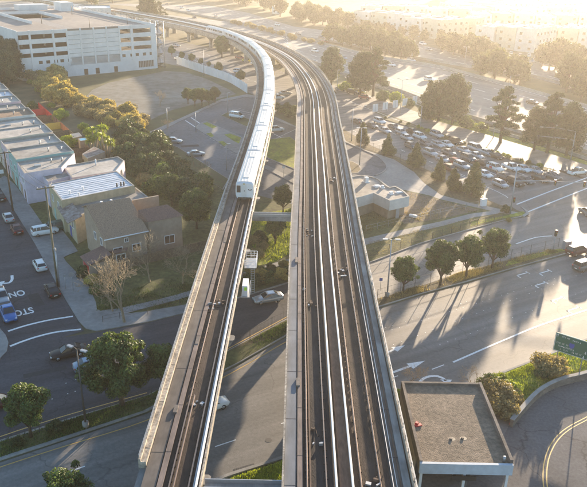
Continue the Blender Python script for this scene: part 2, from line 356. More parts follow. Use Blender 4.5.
# car park left of the near viaduct, vacant lot, plaza in the middle
flat('vacant_lot', [(60,80),(100,74),(158,68),(167,63),(193,69),(224,79),(247,91),(240,97),(221,101),(183,119),(145,137),(120,120),(90,100)], .014, 'dry_grass')
flat('vacant_lot', [(84,99),(92,90),(108,83),(135,77),(165,71),(185,72),(207,79),(230,90),(236,94),(218,99),(195,104),(172,110),(146,122),(128,120),(100,112)], .022, 'lot_gravel')
flat('car_park', [(145,137),(183,119.5),(221,102),(247,97),(262,99),(296,108),(310,118),(320,145),(330,182),(300,205),(294,212),(262,214),(250,217),(222,187),(205,184),(150,150)], .026, 'asphalt_lot')
slab('pavement', [(141,136),(183,117.3),(221,99.6),(247,94.4),(262,97),(262,99),(247,97),(221,102),(183,120),(144,140)], .14, 'sidewalk')
def island(pix, inner, soil='green_grass'):
    struct('kerb', MB().prism(WL(pix), 0, .13), 'concrete')
    a = WL(pix); c = sum(a, Vector((0,0)))/len(a)
    q = []
    for p in a: d = c-p; q.append(p+d/d.length*inner)
    struct('planting_strip', MB().sheet(q, .14), soil, fix=False)
island([(159.5,147),(159,144.5),(162.5,142.5),(177,147),(197,159),(229,180),(223,190),(192,170),(164.5,155)], .35, 'dry_grass')
island([(195,128),(199,124),(205.5,121),(217,126),(241,137),(247,142),(240,155),(235,153)], .35, 'sidewalk')
flat('grass_verge', [(203,124),(207,122.5),(217,127),(213,129)], .15, 'green_grass')
flat('grass_verge', [(224,135),(230,134),(241,138),(239,144),(233,141)], .15, 'green_grass')
flat('grass_verge', [(206,134),(211,133),(214,136.5),(211,137.5)], .15, 'green_grass')
flat('grass_verge', [(218,142),(223,141.5),(228,145),(224,146.5)], .15, 'green_grass')
island([(221,115.5),(227,112.5),(252,120),(252,127),(247,127)], .3, 'dry_grass')
island([(264,140),(290,137),(320,160),(325,178),(296,170),(266,158)], .4, 'green_grass')
slab('pavement', [(262,163),(296,180),(310,188),(310,191),(294,184),(262,167)], .14, 'sidewalk')
struct('kerb', MB().prism(WL([(262,115.5),(272,116),(296,126.5),(320,138),(320,140),(296,128),(271,118),(262,117)]), 0, .14), 'concrete')
flat('planting_strip', [(262,101),(275,103),(296,109),(304,120),(296,126),(272,115),(262,114)], .03, 'dry_grass')
flat('plaza', [(336,127),(349,140),(364,149.5),(394,159.5),(414,172),(424,183),(441,195),(470,203),(500,209),(526,214),(530,217),(500,213),(470,207),(441,199.5),(429,195.5),(404,190),(389,190),(320,215),(310,140)], .03, 'concrete')
flat('driveway', [(330,128),(346,143),(364,150.5),(378,157),(385,163.5),(386.5,168.5),(382,173),(375,176),(352,178),(320,180),(310,140)], .04, 'asphalt_lot')
kp = WL([(338,138),(348,143.5),(364,150.5),(378,157),(385,163.5),(386.5,168.5),(382,173),(375,176)])
struct('kerb', MB().bar(resample(kp, 1), -.18, .18, 0, .18), 'concrete')
island([(345,161),(352,161.5),(359,165),(362,170),(358,173.5),(350,174),(340,172)], .4, 'mulch')
flat('planting_strip', [(338,126),(373,146.5),(400,158),(430,171),(465,190),(500,205),(526,213),(500,208),(441,194.5),(424,183),(414,172),(394,159),(364,149),(346,141)], .034, 'mulch')
flat('lawn', [(330,184),(372,192),(404,190),(429,195.5),(441,199.5),(500,213),(526,217),(500,222),(440,238),(414,246),(366,264),(340,268)], .036, 'dark_grass')
flat('dirt_patch', [(404,191),(429,196.5),(441,200.5),(480,210),(450,217),(420,222),(404,224),(396,214),(409,200)], .042, 'dirt')
struct('path', MB().strip(WL([(350,243),(364,239),(400,230.5),(441,221.5),(470,214),(497,210.5)]), WL([(352,249),(368,244.5),(402,235.5),(443,226),(474,217.5),(499,213.5)]), .05), 'concrete', fix=False)
slab('kerb', [(524,217.5),(529,214),(527.5,211),(523,208),(520,207),(524,210),(526,213),(522,216)], .15, 'concrete')
flat('grass_verge', [(470,226.5),(500,219),(522,215.5),(526,213.5),(523,211.5),(505,216),(472,222)], .055, 'green_grass')
# islands and hedgerows in the broad street
island([(207,67),(214,65),(229,70),(234,74),(226,77),(214,72.5)], .4, 'sidewalk')
struct('planting_strip', MB().strip(WL([(381,116.5),(405,123),(431,133.5),(449,139),(485,150),(521,160.5),(548,169)]), WL([(380,118.5),(404,125.5),(430,136),(448,141.5),(484,152.5),(520,163.5),(547,171.5)]), .16), 'dry_grass', fix=False)
# right foreground: grass bank, curved ramp, shed forecourt
bank = WL([(475,384),(537,360),(587,340),(640,319),(640,350),(587,371),(565,376),(549,383.5),(537,391),(529,399),(519,411),(511,420),(503,412),(492,398)])
struct('grass_bank', MB().prism(bank, 0, .16, 0), 'green_grass')
ramp_out = resample(WL([(640,352),(587,372.5),(565,378),(549,385.5),(538,393),(529,401),(519,412),(511,424),(505,446),(503,487),(508,560)], .0), 1)
flat('ramp_road', [(640,352),(587,371),(565,377),(549,384.5),(537,392),(529,400),(519,411),(511,422),(498,446),(470,470),(450,560),(560,640),(700,640),(700,420)], .02, 'ramp_asphalt')
yl = resample(WL([(640,392),(612,405),(587,418.5),(568,429),(556,440),(548,455),(545,471),(545.5,487),(550,510),(565,560)]), .6)
struct('road_marking', MB().strip(offset(yl,.24), offset(yl,.12), .026).strip(offset(yl,-.12), offset(yl,-.24), .026), 'yellow_paint', fix=False)
flat('forecourt', [(395,400),(420,395),(480,384),(500,400),(512,424),(500,446),(470,470),(450,560),(380,560),(380,430)], .018, 'asphalt')
struct('grass_bank', MB().prism(WL([(226,486),(282,461),(340,440),(384,423),(400,450),(380,560),(200,640),(190,520)]), 0, .14), 'green_grass')
struct('kerb', MB().bar(resample(WL([(150,520),(200,489),(225,477),(282,458.5),(330,441),(370,425),(400,413)]),1), -.2, .2, 0, .16), 'concrete')
struct('kerb', MB().bar(resample(WL([(474,385),(500,374.5),(537,360),(587,340),(640,319)]),1), -.15, .15, 0, .18), 'concrete')
struct('kerb', MB().bar(resample(WL([(187,312.5),(243,297),(294,281.5),(330,273.5),(366,264),(414,246),(440,238),(500,221.5),(521,217)]),1), -.12, .12, 0, .16), 'concrete')
# ---- paint on the roads
mk = MB()
def line(pix, w, z, mb=mk, step=1.5):
    P = resample(WL(pix), step); mb.strip(offset(P,w/2), offset(P,-w/2), z)
line([(12,351),(35,342),(60,335.5),(80,332)], .4, .037) if False else None
line([(9,347),(35,336.5),(73,316.5+0)], .01, .037) if False else None
struct_later = []
line([(453,362.5),(500,342),(540,325.5),(587,310)], .3, .034)                     # long solid line right of the sign
line([(61,474.5),(85,466.5)], .16, .029); line([(215,447),(236,440)], .16, .029); line([(281,424),(290,421)], .16, .029)
line([(432,369.5),(444,365)], .16, .029); line([(385,380),(398,376)], .16, .029)
line([(516.6,204.5),(554,190),(600,173)], .4, .036); line([(527.7,212),(585.5,189),(620,176)], .4, .036)
line([(516,244),(536,237.5),(552,236)], .3, .036)
line([(345,99.5),(400,121)], .2, .036)
def ln_dash(a, b, n, w, z):
    A = W(*a); B = W(*b)
    for i in range(n):
        t0 = (i+.1)/n; t1 = (i+.55)/n; p = lerp(A,B,t0); q = lerp(A,B,t1); nrm = (q-p).normalized(); nrm = Vector((nrm.y,-nrm.x))*w/2
        mk.sheet([p-nrm,q-nrm,q+nrm,p+nrm], z)
# lanes of the queue
ln_dash((352,130),(470,178),13,.18,.036); line([(452,172),(498,192),(508,198)], .2,.036); line([(480,168),(523,186)], .2,.036); line([(490,162),(540,181)], .2,.036)
ln_dash((360,120),(480,168),13,.18,.036); ln_dash((375,117),(490,162),13,.18,.036)
ln_dash((176,54),(262,84),12,.25,.036); ln_dash((186,48),(262,72),10,.25,.036)
# dots (raised markers) on the lower road right
for (a, b, n) in [((385,348),(587,272),30),((392,330),(560,277),26),((440,345),(587,290),22),((379,330),(500,291),20)]:
    A = W(*a); B = W(*b)
    for i in range(n):
        if i % 4 == 3: continue
        p = lerp(A,B,i/n); mk.sheet([p+Vector((-.07,-.07)),p+Vector((.07,-.07)),p+Vector((.07,.07)),p+Vector((-.07,.07))], .034)
for (a, b, n) in [((20,410),(140,370),16),((35,395),(150,352),12)]:
    A = W(*a); B = W(*b)
    for i in range(n):
        if i % 3 == 2: continue
        p = lerp(A,B,i/n); mk.sheet([p+Vector((-.07,-.07)),p+Vector((.07,-.07)),p+Vector((.07,.07)),p+Vector((-.07,.07))], .034)
# straight arrows and one curved arrow left of the sign; faint arrows further right
def arrow(tail, tip, z, w=.32, hw=1.0, hl=2.2, m=None):
    m = m or mk; a = W(*tail); b = W(*tip); d = (b-a).normalized(); n = Vector((d.y,-d.x)); c = b-d*hl
    m.sheet([a-n*w,c-n*w,c+n*w,a+n*w], z); m.sheet([c-n*hw,b,c+n*hw], z)
arrow((385,353.5),(405,345.5),.034,.16,.62,2.0); arrow((389,374),(425,361),.034,.2,.7,2.6); arrow((383,360.5),(390,357.5),.034,.1,.1,.4)
P = resample(WL([(420,382),(424,378.5),(430,376.5),(438,376.5),(443,378.5),(446,381)]), .4); mk.strip(offset(P,.2), offset(P,-.2), .034)
e = W(446,381); mk.sheet([e+Vector((-.7,.25)), e+Vector((.8,.25)), e+Vector((.15,-1.0))], .034)
for (x,y) in [(452,274.5),(461,277)]: pass
for (cx_, cy_, s) in [(523,274,1.4),(541,284,1.8),(558,299,2.2),(574,309,2.4),(545,272,1.5)]:
    c = W(cx_,cy_); d = Vector((.86,.5)); n = Vector((d.y,-d.x))
    for (a0,a1,b0,b1) in [(-1.6,1.2,-.12,.12),(-1.6,-1.36,-.12,.9),(1.0,1.24,-.5,.5)]:
        mk.sheet([c+d*a0+n*b0, c+d*a1+n*b0, c+d*a1+n*b1, c+d*a0+n*b1], .034)
# car park bays
for (a, b, n, L) in [((187,121.5),(242,149),0,0)]: pass
def bays(a, b, n, depth, z=.03, w=.12):
    A = W(*a); B = W(*b); d = (B-A).normalized(); nr = Vector((d.y,-d.x))*depth
    for i in range(n+1):
        p = lerp(A,B,i/n); t = d*w/2; mk.sheet([p-t,p+t,p+t+nr,p-t+nr], z)
bays((200,132),(235,155),10,-3.5); bays((232,110),(255,117),6,-3.5); bays((172,144),(225,178),12,4.0)
line([(185.5,120.5),(199,129.5)], .35,.03); line([(191,117.5),(203,125.5)], .35,.03)
bays((262,140),(296,158),7,4.5) if False else None
line([(262,128),(296,145)], .25,.03); line([(262,145),(296,129)], .15,.03)
# lane arrow, ONLY and STOP on the residential street, read by drivers coming toward the camera
struct('road_marking', mk, 'white_paint', fix=False)
def road_text(body, pos, size, stretch, rz, z):
    cu = bpy.data.curves.new('txt', 'FONT'); cu.body = body; cu.size = size; cu.align_x = 'CENTER'; cu.align_y = 'CENTER'; cu.offset = .035
    o = bpy.data.objects.new('txt', cu); COL.objects.link(o)
    dg = bpy.context.evaluated_depsgraph_get(); me = bpy.data.meshes.new_from_object(o.evaluated_get(dg)); bpy.data.objects.remove(o)
    me.materials.clear(); me.materials.append(M('white_paint'))
    t = bpy.data.objects.new('road_lettering', me); COL.objects.link(t); t.location = (pos.x,pos.y,z); t.rotation_euler = (0,0,rz); t.scale = (1,stretch,1)
    return tag(t, kind='structure')
# street axis points down toward the camera: (.52,-.85); text 'up' points the way the drivers travel
ax = Vector((-.52,.854)) * -1; ang = math.atan2(ax.y, ax.x)-PI/2+0.0
road_text('STOP', W(20.5,312.5), 1.5, 1.75, ang, .037)
road_text('ONLY', W(11,295), 1.5, 1.75, ang, .037)
mk2 = MB(); P = resample(WL([(12,275.5),(12,280),(9,283),(3,283.5)]), .4); mk2.strip(offset(P,.22), offset(P,-.22), .037)
e = W(3,283.5); mk2.sheet([e+Vector((0,.9)), e+Vector((-1.6,-.1)), e+Vector((.1,-.9))], .037)
P = resample(WL([(8,331.5),(25,326),(48,320.5),(73,316.5)]), 1); mk2.strip(offset(P,.2), offset(P,-.2), .037)
P = resample(WL([(10,346.5),(30,339),(55,332.5),(81,329.5)]), 1); mk2.strip(offset(P,.2), offset(P,-.2), .037)
struct('road_marking', mk2, 'white_paint', fix=False)
my = MB()
for pix, w in [([(-40,482),(0,467.5),(60,448),(147,420.5),(190,396)],.14),([(190,396),(249,363.5),(288,341),(310,333)],.16),([(-40,452),(0,437),(60,417.5),(147,393)],.16),([(187,373),(228,349),(288,316.5)],.16)]:
    P = resample(WL(pix),2); my.strip(offset(P,w/2), offset(P,-w/2), .034)
struct('road_marking', my, 'yellow_paint', fix=False)
# manhole and drain
c = W(268.5,440.5); mh = MB(); mh.sheet([c+Vector((math.cos(t*PI/8)*.38, math.sin(t*PI/8)*.38)) for t in range(16)], .033)
tag(mh.build('manhole_cover', 'pole_dark', fix=False), 'round dark manhole cover set in the sunlit road between the two viaducts', 'manhole cover')
c = W(245,469.5); dr = MB()
for i in range(9): dr.obox((c.x-1.0+i*.24,c.y+.06*i*1.2-.3,.022), .09, .75, .02, .2)
dr.obox((c.x,c.y,.022), 2.3, .95, .01, .45, 1)
tag(dr.build('drain_grate', ['pole_dark','black_metal']), 'barred iron drain grate at the kerb beside the left viaduct', 'drain')
# ================================================================== VIADUCTS
RZ = 7.5
def path_from(pts, step=2.0): return resample(pts, step)
# right (double track) centre line, left (single track) track line
Rpts = [(5.25,-60),(5.25,0),(5.2,60),(5.2,100),(5.5,131),(5.7,160),(5.8,185),(6.0,207),(5.2,230),(2.8,256),(-2.2,287),(-11,318),(-23,348),(-39.5,378),(-57,405),(-82,437),(-130,490),(-210,565)]
Lpts = [(-9.45,-60),(-9.45,0),(-9.4,60),(-9.2,98),(-8.9,125),(-8.3,152),(-8.0,185),(-8.3,212),(-9.9,245),(-12.3,272),(-16.8,298),(-23.1,322.5),(-31.5,345),(-42,364),(-55,384),(-70,404),(-92,430)]
RP = path_from(Rpts); LP = path_from(Lpts)
def piers(root, P, halfw, spacing, start, mats='deck_concrete', wcap=None, stop=1e9, capz=6.0):
    d = -start
    for i in range(1, len(P)-1):
        d += (P[i]-P[i-1]).length
        if d >= spacing:
            d = 0
            if P[i].y < 5 or P[i].y > stop: continue
            dr = (P[i+1]-P[i-1]).normalized(); rz = math.atan2(dr.y, dr.x)-PI/2
            m = MB(); mt = Matrix.Translation((P[i].x,P[i].y,0)) @ Matrix.Rotation(rz,4,'Z')
            w = .8 if halfw < 4 else 1.0
            # hexagonal column flaring to a T cap
            prof = [(0,w,w*.8),(4.2,w,w*.8),(5.0,halfw*.62,w*.8),(5.9,halfw*.8,w*.8)]
            vs = []
            for (z,a,b) in prof:
                c = b*.35
                vs += [mt @ Vector(q) for q in ((-a,-b+c,z),(-a+c,-b,z),(a-c,-b,z),(a,-b+c,z),(a,b-c,z),(a-c,b,z),(-a+c,b,z),(-a,b-c,z))]
            fs = [tuple(range(7,-1,-1)), tuple(range(24,32))]
            for k in range(3):
                for q in range(8): fs.append((k*8+q,k*8+(q+1)%8,(k+1)*8+(q+1)%8,(k+1)*8+q))
            m.add(vs, fs)
            m.build('pier', mats, root)
def railing(root, P, off, z0, h, step=2.4, m='galvanised', y0=0, y1=420):
    mb = MB(); d = 0
    Q = [p for p in offset(P, off) if y0 < p.y < y1]
    last = None
    for p in Q:
        if last is None or (p-last).length >= step: mb.box(p.x-.03,p.y-.03,z0,p.x+.03,p.y+.03,z0+h); last = p
    for zz in (h*.5, h*.97): mb.ribbon(Q, [(-.02,z0+zz),(.02,z0+zz),(.02,z0+zz+.04),(-.02,z0+zz+.04)])
    return mb.build('railing', m, root)
def rail(root, P, off, z=RZ):
    mb = MB(); mb.ribbon(P, [(off-.07,z-.16),(off+.07,z-.16),(off+.07,z-.13),(off+.02,z-.12),(off+.036,z),(off-.036,z),(off-.02,z-.12),(off-.07,z-.13)])
    return mb.build('rail', 'rail_steel', root)
def fasteners(root, P, offs, y1=170, step=.9, m='ballast_brown'):
    mb = MB(); d = 0
    for i in range(1, len(P)):
        if P[i].y < 20 or P[i].y > y1: continue
        L = (P[i]-P[i-1]).length; n = max(1, int(L/step)); dr = (P[i]-P[i-1]).normalized(); rz = math.atan2(dr.y,dr.x)
        for k in range(n):
            p = lerp(P[i-1],P[i],k/n); nr = Vector((dr.y,-dr.x))
            for o in offs:
                q = p+nr*o; mb.obox((q.x,q.y,RZ-.27), .2, .34, .11, rz)
    return tag(mb.build('rail_fastener', m, root), kind='stuff')
# ---------------- right viaduct
rv = empty('double_track_viaduct', (5.2,0,0), 0, 'wide concrete railway viaduct with two parallel tracks, right of the train', 'railway viaduct')
rv.location = (0,0,0)
P = RP
mb = MB(); mb.ribbon(P, [(-5.75,7.0),(5.9,7.0),(5.6,6.75),(3.4,6.3),(3.0,5.6),(-3.0,5.6),(-3.4,6.3),(-5.6,6.75)]); mb.build('deck', 'deck_concrete', rv)
MB().bar(P, -5.8, -5.62, 6.7, 7.65).build('edge_parapet', 'parapet_concrete', rv)
mb = MB(); mb.bar(P, -5.6, -4.6, 7.02, 7.3); mb.build('walkway', 'walkway_grey', rv)
MB().bar(P, -4.45, -3.98, 7.02, 7.36).build('cable_trough', 'trough_concrete', rv)
MB().bar(P, -3.9, -1.0, 7.02, 7.2, 0).build('ballast_bed', 'ballast', rv)
MB().bar(P, -1.0, .12, 7.02, 7.14, 0).build('ballast_bed', 'ballast', rv)
MB().bar(P, .12, 1.0-.55, 7.02, 7.17, 0).build('ballast_bed', 'ballast_brown', rv) if False else None
MB().bar(P, -.72, .28, 7.15, 7.28).build('centre_walkway', 'plinth_rust', rv)
MB().bar(P, .42, 3.75, 7.02, 7.2).build('ballast_bed', 'ballast_brown', rv)
for o in (-3.58,-1.9,1.12,2.8): rail(rv, P, o)
fasteners(rv, P, (-3.58,-1.9,1.12,2.8), 150)
MB().bar(P, -3.36, -3.22, 7.2, 7.42).build('guard_rail', 'plinth_rust', rv)
for o in (-1.06, .36):
    mb = MB(); mb.ribbon(P, [(o-.1,7.52),(o-.1,7.66),(o-.06,7.71),(o+.06,7.71),(o+.1,7.66),(o+.1,7.52)])
    mb.ribbon(P, [(o-.03,7.28),(o+.03,7.28),(o+.03,7.5),(o-.03,7.5)]); mb.build('third_rail_cover', 'rail_cover', rv)
mb = MB()
mb.bar(P, 3.95, 5.35, 7.02, 7.34, 0); mb.build('walkway', 'walkway_brown', rv)
MB().bar(P, 4.75, 5.4, 7.345, 7.40).build('cable_tray', 'deck_concrete', rv)
for o in (3.9, 4.2, 4.55): MB().bar(P, o-.035, o+.035, 7.34, 7.43).build('cable', 'galvanised' if o < 4.3 else 'plinth_rust', rv)
MB().bar(P, 5.55, 5.8, 6.7, 8.0).build('edge_parapet', 'parapet_concrete', rv)
railing(rv, P, 5.67, 8.0, .55, 1.8)
piers(rv, P, 5.5, 24.0, 11.0)
# bits of trackside kit between rails
def kit(root, x, y, n, seed, dz=7.2, m=('galvanised','plinth_rust','signal_yellow')):
    rnd = random.Random(seed); mb = MB()
    for k in range(n):
        a = x+rnd.uniform(-.7,.7); b = y+rnd.uniform(-1.6,1.6)
        mb.obox((a,b,dz+.01), rnd.uniform(.1,.35), rnd.uniform(.1,.5), rnd.uniform(.1,.3), rnd.uniform(0,3), rnd.choice([0,0,1]))
    pts = [(x+rnd.uniform(-.8,.8), y+rnd.uniform(-1.6,1.6), dz+.05) for _ in range(5)]
    mb.tube(pts, .03, 6, 1)
    return mb.build('track_cable_box', list(m), root)
for (x,y,n,s) in [(1.95+5.2,90,9,1),(1.9+5.2,47,6,2),(-2.7+5.2,80,7,3),(-2.7+5.2,105,6,4),(2+5.7,133,6,5),(-4.1+5.2,84,5,6),(-2.7+5.2,54,5,7)]: kit(rv, x, y, n, s)
# ---------------- left viaduct
lv = empty('single_track_viaduct', (0,0,0), 0, 'narrow concrete railway viaduct carrying the white train, with a single track and stained left parapet', 'railway viaduct')
P = LP
mb = MB(); mb.ribbon(P, [(-3.9,7.0),(1.95,7.0),(1.9,6.75),(.7,6.3),(.5,5.6),(-2.4,5.6),(-2.6,6.3),(-3.8,6.75)]); mb.build('deck', 'deck_concrete', lv)
Pn = [p for p in P if p.y > 48.2]
MB().bar(Pn, -4.0, -3.78, 6.4, 8.05).build('edge_parapet', 'parapet_concrete', lv)
MB().bar(Pn, -3.77, -3.3, 7.02, 7.75).build('edge_parapet', 'parapet_concrete', lv)
MB().bar(P, -3.25, -2.0, 7.02, 7.3).build('walkway', 'walkway_brown', lv)
MB().bar(P, -1.9, -1.4, 7.02, 7.38).build('cable_trough', 'trough_concrete', lv)
MB().bar(P, -1.35, 1.2, 7.02, 7.2).build('ballast_bed', 'ballast_brown', lv)
for o in (-.84,.84): rail(lv, P, o)
rail(lv, [p for p in P if p.y < 62], -.45)
fasteners(lv, P, (-.84,.84), 120)
mb = MB(); o = 1.5
mb.ribbon(P, [(o-.1,7.52),(o-.1,7.66),(o-.06,7.71),(o+.06,7.71),(o+.1,7.66),(o+.1,7.52)]); mb.ribbon(P, [(o-.03,7.0),(o+.03,7.0),(o+.03,7.5),(o-.03,7.5)]); mb.build('third_rail_cover', 'rail_cover', lv)
MB().bar(P, 1.75, 1.93, 6.7, 7.55).build('edge_parapet', 'parapet_concrete', lv)
MB().bar(P, 1.2, 1.3, 7.02, 7.3).build('guard_rail', 'galvanised', lv)
railing(lv, Pn, -3.9, 8.05, .5, 1.8)
def joints(root, P, o0, o1, z, step, w=.05, y1=330, m='ballast'):
    d = 0
    for i in range(1, len(P)):
        d += (P[i]-P[i-1]).length
        if d >= step:
            d = 0
            if 20 < P[i].y < y1:
                dr = (P[i]-P[i-1]).normalized(); rz = math.atan2(dr.y,dr.x); nr = Vector((dr.y,-dr.x)); q = P[i]+nr*(o0+o1)/2
                MB().obox((q.x,q.y,z-.02), w, abs(o1-o0), .028, rz).build('expansion_joint', m, root)
joints(lv, P, -3.24, -2.01, 7.3, 12); joints(lv, P, -3.77, -3.3, 7.75, 6); joints(lv, P, -1.9, -1.4, 7.38, 6)
joints(rv, RP, -5.6, -4.6, 7.3, 8); joints(rv, RP, -4.45, -3.98, 7.36, 6); joints(rv, RP, 3.96, 4.74, 7.34, 6); joints(rv, RP, 5.55, 5.8, 8.0, 8, .06)
for (x, y, L_) in [(-10.9,70,1.6),(-11.3,57,1.2),(-10.6,100,2.0),(0.9,62,1.4),(0.6,93,1.8)]:
    MB().box(x-.3,y,7.38 if x > -11 and x < -10 else 7.31,x+.1,y+L_,7.42 if x > -11 and x < -10 else 7.5).build('junction_box', 'old_concrete', lv if x < 0 else rv)
piers(lv, P, 3.0, 24.0, 12.0)
for (x,y,n,s) in [(-9.4,80,6,11),(-10.9,79,4,12),(-9.4,58,4,13)]: kit(lv, x, y, n, s)
# ---------------- beams joining the two viaducts
for (y, lab) in [(113.2,'far concrete cross beam joining the two viaducts above the green bushes'),(47.4,'near concrete cross beam joining the two viaducts at the bottom edge')]:
    r = empty('cross_beam', (0,0,0), 0, lab, 'beam')
    MB().box(-7.3,y-.55,6.1,-.5,y+.55,6.9).build('beam', 'deck_concrete', r)
    for dy in (-.5,.5): MB().box(-7.3,y+dy-.04,6.903,-.5,y+dy+.04,7.35).build('side_rail', 'galvanised', r)
# access ladder with platform hanging on the left viaduct
r = empty('access_platform', (-6.5,96,0), 0, 'white steel access platform with ladder cage on the right flank of the left viaduct', 'platform')
mb = MB(); mb.box(-.7,-2.6,6.1,1.1,1.0,6.2); mb.build('platform_floor', 'galvanised', r)
mb = MB()
for (x,y) in [(-.65,-2.5),(1.05,-2.5),(1.05,.9),(-.65,.9),(1.05,-.8)]: mb.box(x-.04,y-.04,6.2,x+.04,y+.04,7.4)
for z in (6.6,7.0,7.36):
    mb.box(1.02,-2.5,z,1.08,.9,z+.05); mb.box(-.65,-2.53,z,1.05,-2.47,z+.05); mb.box(-.65,.87,z,1.05,.93,z+.05)
mb.build('guard_rail', 'trim_white', r)
mb = MB()
for dx in (-.25,.25): mb.box(.3+dx-.03,1.3,0,.3+dx+.03,1.36,7.2)
for k in range(22): mb.box(.05,1.3,.3+k*.31,.55,1.34,.34+k*.31)
mb.build('ladder', 'trim_white', r)
r = empty('signal_cabinet', (-6.55,86.5,0), 0, 'white equipment cabinet with a lime green plate beside the left viaduct', 'cabinet')
MB().box(-.5,-1.5,5.6,.7,1.5,5.72).build('bracket', 'galvanised', r)
MB().box(-.35,-1.2,5.72,.4,1.2,7.3).build('cabinet_box', 'trim_white', r)
MB().box(-.05,-1.235,6.6,.32,-1.205,7.1).build('plate', 'vest_lime', r)
mb = MB()
for y in (-1.4,0,1.4): mb.box(.6,y-.03,5.72,.66,y+.03,6.9)
mb.box(.6,-1.4,6.85,.66,1.4,6.9); mb.build('guard_rail', 'galvanised', r)
# ================================================================== TRAIN
tr = empty('commuter_train', (0,0,0), 0, 'long white commuter train rounding the bend on the single track viaduct', 'train')
def at_dist(P, dist):
    d = 0
    for i in range(1, len(P)):
        L = (P[i]-P[i-1]).length
        if d+L >= dist: return lerp(P[i-1],P[i],(dist-d)/L)
        d += L
    return P[-1]
FP = resample(Lpts, 1.0); base = 0
for i in range(1, len(FP)):
    if FP[i].y > 119.5: break
    base += (FP[i]-FP[i-1]).length
CARL = 21.4; NC = 12
# body profile (half width, z above rail) : tapered sides, arched roof
prof = [(-1.45,.35),(-1.66,.9),(-1.68,1.7),(-1.6,2.9),(-1.42,3.2),(-.7,3.34),(0,3.37),(.7,3.34),(1.42,3.2),(1.6,2.9),(1.68,1.7),(1.66,.9),(1.45,.35)]
for c in range(NC):
    a = at_dist(FP, base+c*CARL); b = at_dist(FP, base+c*CARL+CARL-.55); d = (b-a).normalized(); Lc = (b-a).length
    rz = math.atan2(d.y,d.x)-PI/2
    e = Matrix.Translation((a.x,a.y,RZ)) @ Matrix.Rotation(rz,4,'Z')
    n = len(prof); mb = MB(); vs = []
    st = [(0,.93,.0),(.35,1,0),(Lc-.1,1,0),(Lc,.97,0)] if c == 0 else [(0,.97,0),(.1,1,0),(Lc-.1,1,0),(Lc,.97,0)]
    for (y,s,_) in st:
        for (x,z) in prof: vs.append(e @ Vector((x*s, y, .35+(z-.35)*(s if s<1 else 1))))
    fs = []; mi = []
    for k in range(len(st)-1):
        for q in range(n-1):
            fs.append((k*n+q,k*n+q+1,(k+1)*n+q+1,(k+1)*n+q))
        fs.append((k*n+n-1,k*n,(k+1)*n,(k+1)*n+n-1))
    fs.append(tuple(range(n))); fs.append(tuple(range((len(st)-1)*n,(len(st))*n)))
    mb.add(vs, fs)
    car = mb.build('train_car', 'train_white', tr)
    # roof skin with ribs
    rf = MB()
    rp = [(-1.38,3.235),(-.7,3.37),(0,3.40),(.7,3.37),(1.38,3.235)]
    vs = [e @ Vector((x,y,z)) for y in (.5,Lc-.4) for (x,z) in rp]; rf.add(vs, [(q,q+1,q+6,q+5) for q in range(4)])
    for xx in (-1.1,-.55,0,.55,1.1): rf.box(xx-.02,.5,3.25,xx+.02,Lc-.4,3.425 if abs(xx) < 1 else 3.32,0,e)
    for yy in (3.5,Lc-4): rf.box(-.5,yy-.9,3.36,.5,yy+.9,3.47,0,e)
    rf.build('roof', 'train_roof', car)
    for side in (-1,1):
        def pane(y0,y1):
            wv = MB()
            # inclined side plane between z 1.75 and 2.75
            x0 = 1.68+.012; x1 = 1.619+.012
            vs = [e @ Vector((side*x0,y0,1.75)), e @ Vector((side*x0,y1,1.75)), e @ Vector((side*x1,y1,2.62)), e @ Vector((side*x1,y0,2.62))]
            wv.add(vs, [(0,1,2,3)]); wv.build('window', 'glass_dark', car)
        for (y0,y1) in [(1.8,2.5),(3.2,5.0),(7.9,10.2),(10.5,12.8),(15.6,17.6),(18.2,19.2)]: pane(y0,y1)
        for yd in (6.3,14.2):
            dv = MB(); dv.box(side*1.67-.03,yd-.65,.6,side*1.67+.03,yd+.65,1.75,0,e); dv.box(side*1.65-.03,yd-.6,1.76,side*1.65+.03,yd+.6,2.6,1,e)
            dv.build('door', ['train_roof','glass_dark'], car)
    bg = MB()
    for yb in (3.2,Lc-3.2):
        bg.box(-1.2,yb-1.5,.05,1.2,yb+1.5,.45,0,e)
    bg.build('bogie', 'black_metal', car)
    if c == 0:
        fm = MB(); fm.box(-1.42,-.03,1.45,-.72,.02,2.75,0,e); fm.build('cab_window', 'glass_dark', car)
        fm = MB(); fm.box(-.62,-.025,.55,.35,.015,2.95,0,e); fm.build('front_door', 'train_roof', car)
        fm = MB(); fm.box(-.28,-.03,2.98,.1,.02,3.14,0,e); fm.build('headboard', 'signal_yellow', car)
        for x in (-1.15,1.1):
            fm = MB(); fm.box(x-.2,-.04,.75,x+.2,.01,.95,0,e); fm.build('headlight', 'lamp_clear', car)
        fm = MB(); fm.box(-1.2,-.12,.3,1.2,.1,.55,0,e); fm.box(-.3,-.7,.3,.3,-.1,.6,0,e); fm.build('coupler', 'black_metal', car)
        fm = MB()
        for k,x in enumerate((.72,.98,1.2)):
            fm.box(x-.08,-.03,1.9-.1*(k%2),x+.08,.01,2.1-.1*(k%2),0,e)
        fm.box(-.1,-.035,1.65,.03,.01,1.85,0,e)
        fm.build('marking', 'black_metal', car)
    else:
        bl = MB(); bl.box(-1.2,-.7,.6,1.2,.02,3.0,0,e); bl.build('gangway', 'black_metal', car)
